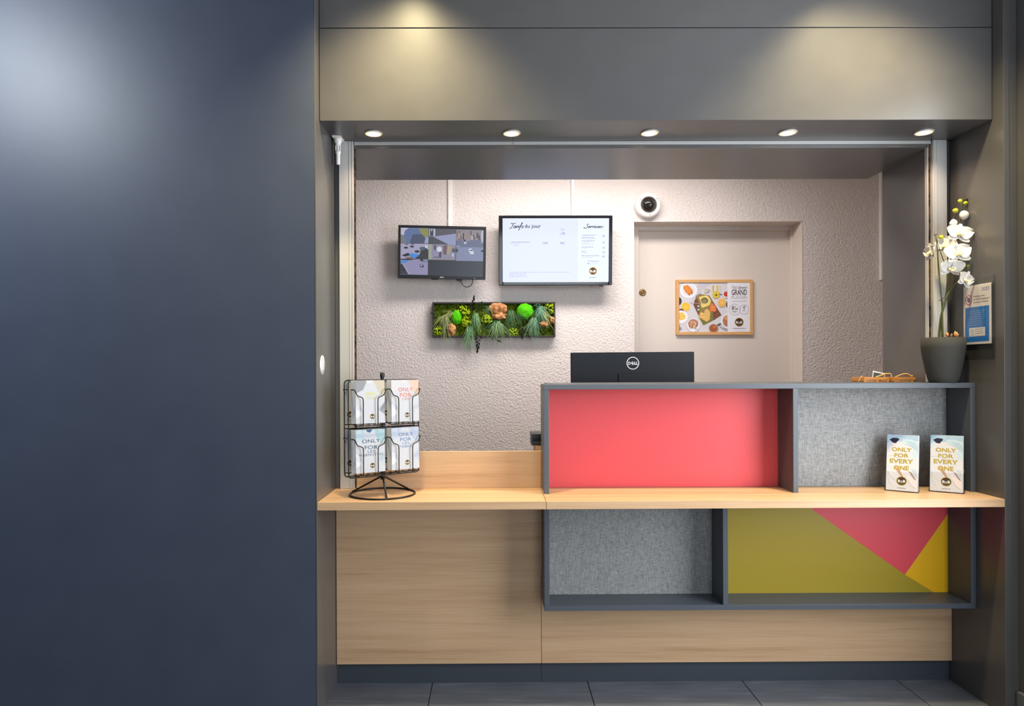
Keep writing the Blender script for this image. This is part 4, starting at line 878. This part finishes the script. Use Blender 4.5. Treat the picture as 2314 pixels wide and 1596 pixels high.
# acrylic holders with ONLY FOR EVERY ONE leaflets
def everyone(P, w, h):
    pl = lambda pts, c: P.poly([(x * w, -z * h) for x, z in pts], c)
    P.rect(-.5 * w, 0, .5 * w, -h, (204, 200, 200))
    pl([(-.5, 1), (.5, 1), (.5, .9), (.1, .93), (-.05, .88), (-.3, .9), (-.5, .84)], (160, 182, 200)); pl([(-.5, .84), (-.3, .9), (-.4, .8), (-.5, .74)], (190, 198, 210)); pl([(-.42, .915), (-.3, .95), (-.15, .945), (-.1, .925), (-.2, .86), (-.22, .85), (-.32, .86)], (36, 36, 50))
    pl([(.0, .93), (.3, .93), (.5, .86), (.5, .62), (.42, .74), (.25, .82), (.02, .84)], (184, 200, 206)); pl([(.1, .9), (.4, .88), (.5, .8), (.5, .72), (.3, .8)], (168, 188, 196)); pl([(.3, .72), (.48, .74), (.48, .6), (.36, .58)], (188, 202, 208)); pl([(-.32, .86), (-.24, .85), (-.22, .80), (-.3, .81)], (222, 200, 192))
    pl([(-.24, .42), (-.1, .4), (-.02, .32), (.06, .24), (.0, .24), (-.12, .32)], (176, 140, 116)); pl([(.2, .36), (.3, .34), (.46, .2), (.44, .18)], (150, 130, 124)); pl([(.1, .3), (.46, .2), (.46, .06), (.3, .12)], (222, 206, 202)); pl([(.3, .4), (.46, .38), (.46, .24), (.38, .3)], (176, 188, 196))
    for pts in ([(-.46, .34), (-.36, .24), (-.2, .18)], [(-.46, .3), (-.4, .14), (-.3, .1)], [(.2, .2), (.3, .1), (.44, .06)], [(-.5, .6), (-.3, .62), (-.1, .58)], [(.1, .84), (.3, .8), (.48, .7)], [(.02, .93), (.06, .97), (.06, 1.0)]): P.line([(x * w, -z * h) for x, z in pts], .0007, (166, 162, 168), smooth=4)
    G = (168, 142, 24)
    P.text('ONLY', -.02 * w, -.705 * h, .068 * h, G, width=.63 * w, bold=.02); P.text('FOR', -.02 * w, -.60 * h, .068 * h, G, width=.46 * w, bold=.02); P.text('EVERY', -.02 * w, -.492 * h, .075 * h, G, width=.74 * w, bold=.02); P.text('ONE', -.02 * w, -.372 * h, .075 * h, G, width=.48 * w, bold=.02)
    pl([(-.24, .415), (-.14, .42), (-.12, .385), (-.2, .37)], (196, 150, 90))
    P.logo(.0, -.175 * h, .165 * w); P.words(-.13 * w, -.05 * h, .13 * w, .007 * h, (120, 110, 110), 5)
PSI, LEAN = R(-36), R(-15)
for hx, hy, lb, lb2, lb3 in ((2037, 1112, 'clear acrylic leaflet holder on the worktop, left of two, nearer the red panel', 'ONLY FOR EVERY ONE leaflet in the left acrylic holder', 'leaflet stacked behind the front one in the left acrylic holder'),
                        (2138, 1114, 'clear acrylic leaflet holder on the worktop, right of two, beside the jamb', 'ONLY FOR EVERY ONE leaflet in the right acrylic holder', 'leaflet stacked behind the front one in the right acrylic holder')):
    u2 = hx - CX
    d = (EYE - ZW) * F / (hy + 0.004 * u2 - CY) - 0.006
    base = at(hx, hy, d); base.z = ZW
    Hd = thing('leaflet_holder', lb, 'holder', base, (0, 0, PSI), 'acrylic leaflet holders')
    k = MB(); ta = math.tan(-LEAN)
    def slab(y, z0, z1, t=0.002, x0=-.0545, x1=.0545):
        k.add([(x0, y + z0 * ta, z0), (x1, y + z0 * ta, z0), (x1, y + t + z0 * ta, z0), (x0, y + t + z0 * ta, z0), (x0, y + z1 * ta, z1), (x1, y + z1 * ta, z1), (x1, y + t + z1 * ta, z1), (x0, y + t + z1 * ta, z1)], [(0, 3, 2, 1), (4, 5, 6, 7), (0, 1, 5, 4), (1, 2, 6, 5), (2, 3, 7, 6), (3, 0, 4, 7)])
    slab(0.028, 0.003, 0.18); k.build('back_plate', M['acrylic'], Hd)
    k = MB(); slab(-0.003, 0.003, 0.07); k.build('front_pocket', M['acrylic'], Hd)
    for s in (-1, 1):
        k = MB(); y0, y1 = -0.001, 0.028
        k.add([(s * .0545, y0, .003), (s * .0525, y0, .003), (s * .0525, y1, .003), (s * .0545, y1, .003), (s * .0545, y0 + .075 * ta, .075), (s * .0525, y0 + .075 * ta, .075), (s * .0525, y1 + .085 * ta, .085), (s * .0545, y1 + .085 * ta, .085)], [(0, 3, 2, 1), (4, 5, 6, 7), (0, 1, 5, 4), (1, 2, 6, 5), (2, 3, 7, 6), (3, 0, 4, 7)])
        k.build('side_wall', M['acrylic'], Hd, recalc=True)
    MB().box((-.0545, -.003, 0), (.0545, .062, .0028)).build('foot', M['acrylic'], Hd)
    rz = Matrix.Rotation(PSI, 4, 'Z')
    for i in range(4):
        off = rz @ Vector((0.0006 * i, 0.0 + i * 0.0055, 0.0035))
        brochure('leaflet', lb2 if i == 0 else lb3, 0.1, 0.206, 0.0045, everyone if i == 0 else None, base + off, (LEAN, 0, PSI), 'leaflets in acrylic holders')

# ------------------------------------------------------------------ certificate holder on the right jamb, sticker on the left jamb
sx = XR - 0.0002
def yz(px, py):            # photo pixel -> (y, z) on the right jamb plane
    d = sx * F / (px - CX); p = at(px, py, d); d = d * sx / p.x; p = at(px, py, d); return d, p.z
ya, za = yz(2250, 620); yb, zb = yz(2165, 800); y2, zbot = yz(2251, 812)
ch = thing('sign_holder', 'clear acrylic sign holder fixed to the right jamb beside the orchid', 'holder', (sx, (ya + yb) / 2, zbot), (0, 0, R(-90)))
Wc, Hc = yb - ya, za - zbot        # local: +X runs towards the camera (world -Y), front faces -X world
MB().box((-Wc / 2, -0.004, 0), (Wc / 2, -0.0005, Hc)).build('back_plate', M['acrylic'], ch, 0.0003)
MB().box((-Wc / 2, -0.012, 0), (Wc / 2, -0.010, Hc * 0.93)).build('front_plate', M['acrylic'], ch, 0.0003)
for s in (-1, 1): MB().box((s * Wc / 2 - (0.002 if s > 0 else 0), -0.010, 0), (s * Wc / 2 + (0.002 if s < 0 else 0), -0.004, Hc)).build('edge_strip', M['acrylic'], ch)
yp0, zp1 = yz(2243.5, 638); yp1, _ = yz(2181, 650); _, zp0 = yz(2245, 776)
wp, hp = yp1 - yp0, zp1 - zp0
ce = thing('certificate_sheet', 'blue and white 2023 health certificate sheet inside the clear sign holder', 'certificate', (sx - 0.0052, (yp0 + yp1) / 2, zp0), (0, 0, R(-90)))
MB().box((-wp / 2, -0.0012, 0), (wp / 2, 0, hp)).build('sheet', ink((232, 226, 226)), ce)
P = Print(0, 0, 1.0, y0=-0.0013); rc = lambda x0, z0, x1, z1, c: P.rect(x0 * wp, -z0 * hp, x1 * wp, -z1 * hp, c)
rc(-.43, .04, .43, .63, (30, 120, 206)); P.text('2023', .30 * wp, -.885 * hp, .055 * hp, (92, 100, 168), width=.26 * wp)
P.oval(-.30 * wp, -.76 * hp, .13 * wp, .13 * wp, (206, 70, 76)); P.oval(-.30 * wp, -.76 * hp, .105 * wp, .105 * wp, (236, 230, 230)); P.oval(-.30 * wp, -.76 * hp, .05 * wp, .062 * wp, (70, 96, 160))
for a in range(0, 360, 60): P.line([(-.30 * wp, -.76 * hp), (-.30 * wp + .085 * wp * math.cos(R(a)), -.76 * hp + .085 * wp * math.sin(R(a)))], .0022, (70, 96, 160))
P.line([(-.38 * wp, -.815 * hp), (-.22 * wp, -.705 * hp)], .0028, (206, 70, 76))
for s_, z, wd in (('Etablissement', .795, .40), ('certifié Management', .745, .56), ('du Risque Sanitaire', .695, .52)): P.text(s_, -.12 * wp + wd * wp / 2, -z * hp, .028 * hp, (60, 56, 66), width=wd * wp)
for i in range(8): P.words(-.26 * wp, -(.56 - .034 * i) * hp, (.30 - .04 * (i % 3)) * wp, .007 * hp, (150, 190, 236), i + 2)
rc(-.28, .135, .30, .28, (228, 228, 232)); P.ring(-.17 * wp, -.215 * hp, .05 * wp, .012 * wp, (40, 70, 150)); 
for i in range(3): P.words(-.06 * wp, -(.25 - .035 * i) * hp, .24 * wp, .009 * hp, (110, 110, 124), i + 20)
P.words(-.24 * wp, -.155 * hp, -.1 * wp, .008 * hp, (40, 70, 150), 31)
P.build('print', ce)
dS = -XL * F / (CX - 737); st = at(737, 825, dS)
sk = thing('round_sticker', 'small round white sticker on the inner face of the left jamb', 'sticker', (XL + 0.0003, dS, st.z), (0, 0, R(90)))
MB().lathe([(0.034, 0.0), (0.034, 0.0006)], 40, xf=Matrix.Rotation(R(90), 4, 'X')).build('disc', M['white'], sk)
P = Print(0, 0, 1.0, y0=-0.0007); P.words(-.014, -.0205, .014, .003, (170, 170, 176), 3); P.words(-.016, -.0155, .016, .002, (186, 186, 190), 5); P.rect(-.0165, -.0115, .0165, .017, (214, 214, 218)); P.words(-.012, .0215, .012, .002, (186, 186, 190), 7); P.build('print', sk)

# ------------------------------------------------------------------ orchid in its pot
OD = 2.521; pb = at(2131.5, 862, OD); PX = pb.x
orc = thing('potted_orchid', 'white orchid in a dark grey pot on the right end of the cabinet', 'plant', (PX, OD, ZC))
ko = OD / F
zt = at(2131, 763.5, OD).z - ZC
prof = [(0.001, 0.0), (0.043, 0.0), (0.047, 0.004), (0.052, 0.02), (0.060, 0.055), (0.067, 0.095), (0.0715, 0.13), (0.073, zt), (0.0695, zt), (0.067, zt - 0.012), (0.001, zt - 0.012)]
MB().lathe(prof, 48, cap=False).build('pot', M['pot'], orc, recalc=True)
k = MB(); rn = random.Random(11)
for i in range(60):
    a = rn.uniform(0, 2 * PI); r_ = 0.06 * math.sqrt(rn.random()); k.blob((r_ * math.cos(a), r_ * math.sin(a), zt - 0.008), rn.uniform(.005, .011), rn.uniform(.004, .008), rn.uniform(.003, .006), 1, 0.6, 9, None, i, False)
o = k.build('bark_mulch', M['chip'], orc); o['kind'] = 'stuff'
for i, (px, py, s) in enumerate(((2140, 756, .008), (2150, 758, .006), (2159, 755, .01), (2163, 757, .008))):
    p = at(px, py, OD - 0.02); MB().blob((p.x - PX, -0.02, p.z - ZC), s * .5, s * .7, s, 2, 0.8, 9, None, i + 3, False).build('bark_chip', M['chip'], orc)
def lp(px, py, dy=0.0): p = at(px, py, OD + dy); return (p.x - PX, dy, p.z - ZC)
def stem(pts, r, mat='stem', nm='stem'):
    P3 = spline([lp(*p) for p in pts], 5); n = len(P3); MB().tube(P3, [r * (1 - 0.45 * i / (n - 1)) for i in range(n)], 8).build(nm, M[mat], orc)
stem([(2129, 772, 0), (2128.5, 720, 0), (2129, 688, 0), (2124, 640, 0.0), (2120.5, 600, 0), (2118, 560, -0.005), (2114.7, 534, -0.005)], 0.0034)
stem([(2121, 772, 0.01), (2126, 720, 0.01), (2136, 680, 0.008), (2141, 640, 0.01), (2142, 600, 0.01), (2150, 560, 0.012), (2166, 510, 0.01), (2173, 478, 0.008), (2178, 447, 0.006)], 0.0042)
stem([(2132, 772, -0.01), (2130, 700, -0.01), (2140, 668, -0.008), (2155, 647, -0.006), (2170, 630, 0.006), (2188, 600, 0.012), (2195, 572, 0.012), (2200, 560, 0.012)], 0.0028)
stem([(2142, 605, 0.012), (2132, 588, 0.0), (2122, 560, -0.005), (2117, 540, -0.004)], 0.0016, 'stemdark')
stem([(2151, 520, 0.008), (2153, 500, 0.008), (2158, 480, 0.008)], 0.002)
for a in ([(2114.7, 534), (2110, 528)], [(2114.7, 534), (2117, 527)], [(2178, 447), (2182, 441)], [(2174, 455), (2184, 451)], [(2122, 680), (2134, 673), (2142, 672)], [(2128, 690), (2140, 676), (2150, 677)]):
    stem([(x, y, -0.004) for x, y in a], 0.0016, 'stemdark', 'twig')
def bud(px, py, rx, rz, mat, dy=-0.006):
    p = lp(px, py, dy); MB().blob(p, rx * ko, rx * ko, rz * ko, 3, 0.1, 6, None, px).build('bud', M[mat], orc)
for b in ((2178.6, 486.4, 9.2, 10.4, 'petal'), (2154.5, 505.5, 8, 9.6, 'petal'), (2169.5, 454.5, 4.6, 4.4, 'bud'), (2182, 459, 4.4, 4, 'bud'), (2159, 476, 5.6, 5.4, 'bud'), (2126.7, 536, 4.6, 4.4, 'bud'), (2196.6, 573, 4.6, 4.6, 'bud'), (2189, 601, 4, 4.4, 'bud'), (2184, 450.5, 2.4, 3, 'stemdark')): bud(*b)
def petal_mesh(L, Wd, cup, wave, seed):
    rn = random.Random(seed); nu, nv = 10, 8; vs = []
    for i in range(nu + 1):
        t = i / nu; hw = Wd * (math.sin(PI * min(1, t ** 0.72)) ** 0.62) * 0.5 if 0 < t < 1 else 0.0005
        if i == nu: hw = Wd * 0.10
        for j in range(nv + 1):
            s = -1 + 2 * j / nv
            y = cup * (t * t) * L * -1 + 0.10 * Wd * s * s * -1 + wave * Wd * math.sin(3.2 * s + 4 * t + seed) * t
            vs.append((hw * s, y, L * t))
    return vs, [(i * (nv + 1) + j, i * (nv + 1) + j + 1, (i + 1) * (nv + 1) + j + 1, (i + 1) * (nv + 1) + j) for i in range(nu) for j in range(nv)]
def flower(px, py, r, yaw, pitch, roll, dy, seed):
    """faces local -Y; r in pixels"""
    p = lp(px, py, dy); s = r * ko
    k = MB(); k.blob((0, -0.10 * s, 0.05 * s), 0.10 * s, 0.13 * s, 0.13 * s, 2, mat=M['petal'])
    k.blob((0, -0.22 * s, -0.14 * s), 0.13 * s, 0.20 * s, 0.08 * s, 2, 0.3, 9, M['lip'])
    for sg in (-1, 1): k.blob((sg * 0.19 * s, -0.20 * s, -0.05 * s), 0.10 * s, 0.12 * s, 0.15 * s, 2, 0.3, 9, M['lip'])
    k.blob((0, -0.16 * s, -0.05 * s), 0.07 * s, 0.08 * s, 0.05 * s, 1, mat=M['lipred'])
    k.tube([(0, -0.3 * s, -0.17 * s), (0.06 * s, -0.42 * s, -0.2 * s), (0.12 * s, -0.44 * s, -0.12 * s)], 0.018 * s, 5, M['lip']); k.tube([(0, -0.3 * s, -0.17 * s), (-0.06 * s, -0.42 * s, -0.2 * s), (-0.12 * s, -0.44 * s, -0.12 * s)], 0.018 * s, 5, M['lip'])
    o = k.build('flower', None, orc); o.location = p
    o.rotation_euler = (Matrix.Rotation(R(yaw), 4, 'Z') @ Matrix.Rotation(R(pitch), 4, 'X') @ Matrix.Rotation(R(roll), 4, 'Y')).to_euler()
    for i, (a, L, Wd, back) in enumerate(((0, 0.92, 0.66, .03), (126, 0.95, 0.62, .03), (-126, 0.95, 0.62, .03), (68, 1.02, 1.12, -0.02), (-68, 1.02, 1.12, -0.02))):
        vs, fs = petal_mesh(L * s, Wd * s, 0.10, 0.05, seed + i * 1.3)
        xf = Matrix.Translation((0, back * s, 0)) @ Matrix.Rotation(R(a), 4, 'Y')
        q = MB().add(vs, fs, True, None, xf).build('petal', M['petal'], o)
        md = q.modifiers.new('thickness', 'SOLIDIFY'); md.thickness = 0.0007
flower(2167, 530, 28, -8, -16, 14, -0.030, 1)
flower(2138, 556, 24, -62, -8, 10, -0.014, 5)
flower(2163, 574, 30, -6, -12, -6, -0.044, 2)
flower(2150, 605, 26, -12, 26, 4, -0.036, 3)
flower(2180, 633, 22, 14, 6, 22, -0.056, 4)
flower(2104, 571, 23, -96, 0, -6, -0.010, 6)

# ------------------------------------------------------------------ little crates on the cabinet top
def crate(px0, px1, dep, lb, card):
    a = at(px0, 853, dep); b = at(px1, 853, dep); h_ = a.z - ZC; w_ = b.x - a.x
    t = thing('wooden_crate', lb, 'crate', ((a.x + b.x) / 2, dep + 0.05, ZC), group='small wooden crates on the cabinet')
    for y in (-0.05, 0.045):
        MB().box((-w_ / 2, y, h_ * 0.45), (w_ / 2, y + 0.005, h_)).build('rail', M['crate'], t, 0.0005)
        for x in (-w_ / 2, -0.004, w_ / 2 - 0.012): MB().box((x, y + 0.0008, 0), (x + 0.012, y + 0.006, h_ * 0.45)).build('post', M['crate'], t, 0.0005)
    for x in (-w_ / 2, w_ / 2 - 0.005): MB().box((x, -0.045, h_ * 0.2), (x + 0.005, 0.045, h_)).build('end_rail', M['crate'], t, 0.0005)
    for i in range(4): MB().box((-w_ / 2 + 0.006, -0.038 + i * 0.021, 0.0), (w_ / 2 - 0.006, -0.022 + i * 0.021, 0.003)).build('slat', M['crate'], t)
    return t, w_, h_
c1, w1, h1 = crate(1953, 2010, 2.72, 'small wooden crate on the cabinet holding a dark blue card', True)
c2, w2, h2 = crate(2022, 2099, 2.70, 'small wooden crate on the cabinet right beside the orchid pot', False)
def raff(t, pts, r): MB().tube(spline(pts, 6), r, 6).build('raffia_loop', M['raffia'], t)
raff(c1, [(w1 * .12, -.02, h1), (w1 * .3, -.025, h1 + .007), (w1 * .5, -.03, h1 + .014), (w1 * .66, -.03, h1 + .012), (w1 * .7, -.03, h1 - .002)], .0032); raff(c1, [(-w1 * .62, -.03, .002), (-w1 * .55, -.03, h1 * .8), (-w1 * .42, -.02, h1 + .004), (-w1 * .3, -.01, h1 - .002)], .0012)
raff(c2, [(-w2 * .36, -.02, h2), (-w2 * .2, -.03, h2 + .011), (-w2 * .05, -.03, h2 + .013), (w2 * .08, -.03, h2 + .003)], .003); raff(c2, [(w2 * .08, -.03, h2 + .003), (w2 * .2, -.03, h2 + .010), (w2 * .3, -.032, h2 + .016), (w2 * .4, -.03, h2 + .010), (w2 * .46, -.03, h2 - .002)], .0036)
p = at(1983, 850, 2.77)
cd = thing('info_card', 'dark blue white-edged card leaning in the left wooden crate', 'card', (p.x, 2.77, ZC + 0.004), (R(-12), R(12), 0))
MB().box((-0.022, 0, 0), (0.028, 0.0012, 0.038)).build('card', ink((220, 218, 222)), cd)
P = Print(0, 0, 1.0); P.rect(-.0195, 0, .0255, -.0325, (66, 78, 98)); P.build('print', cd)
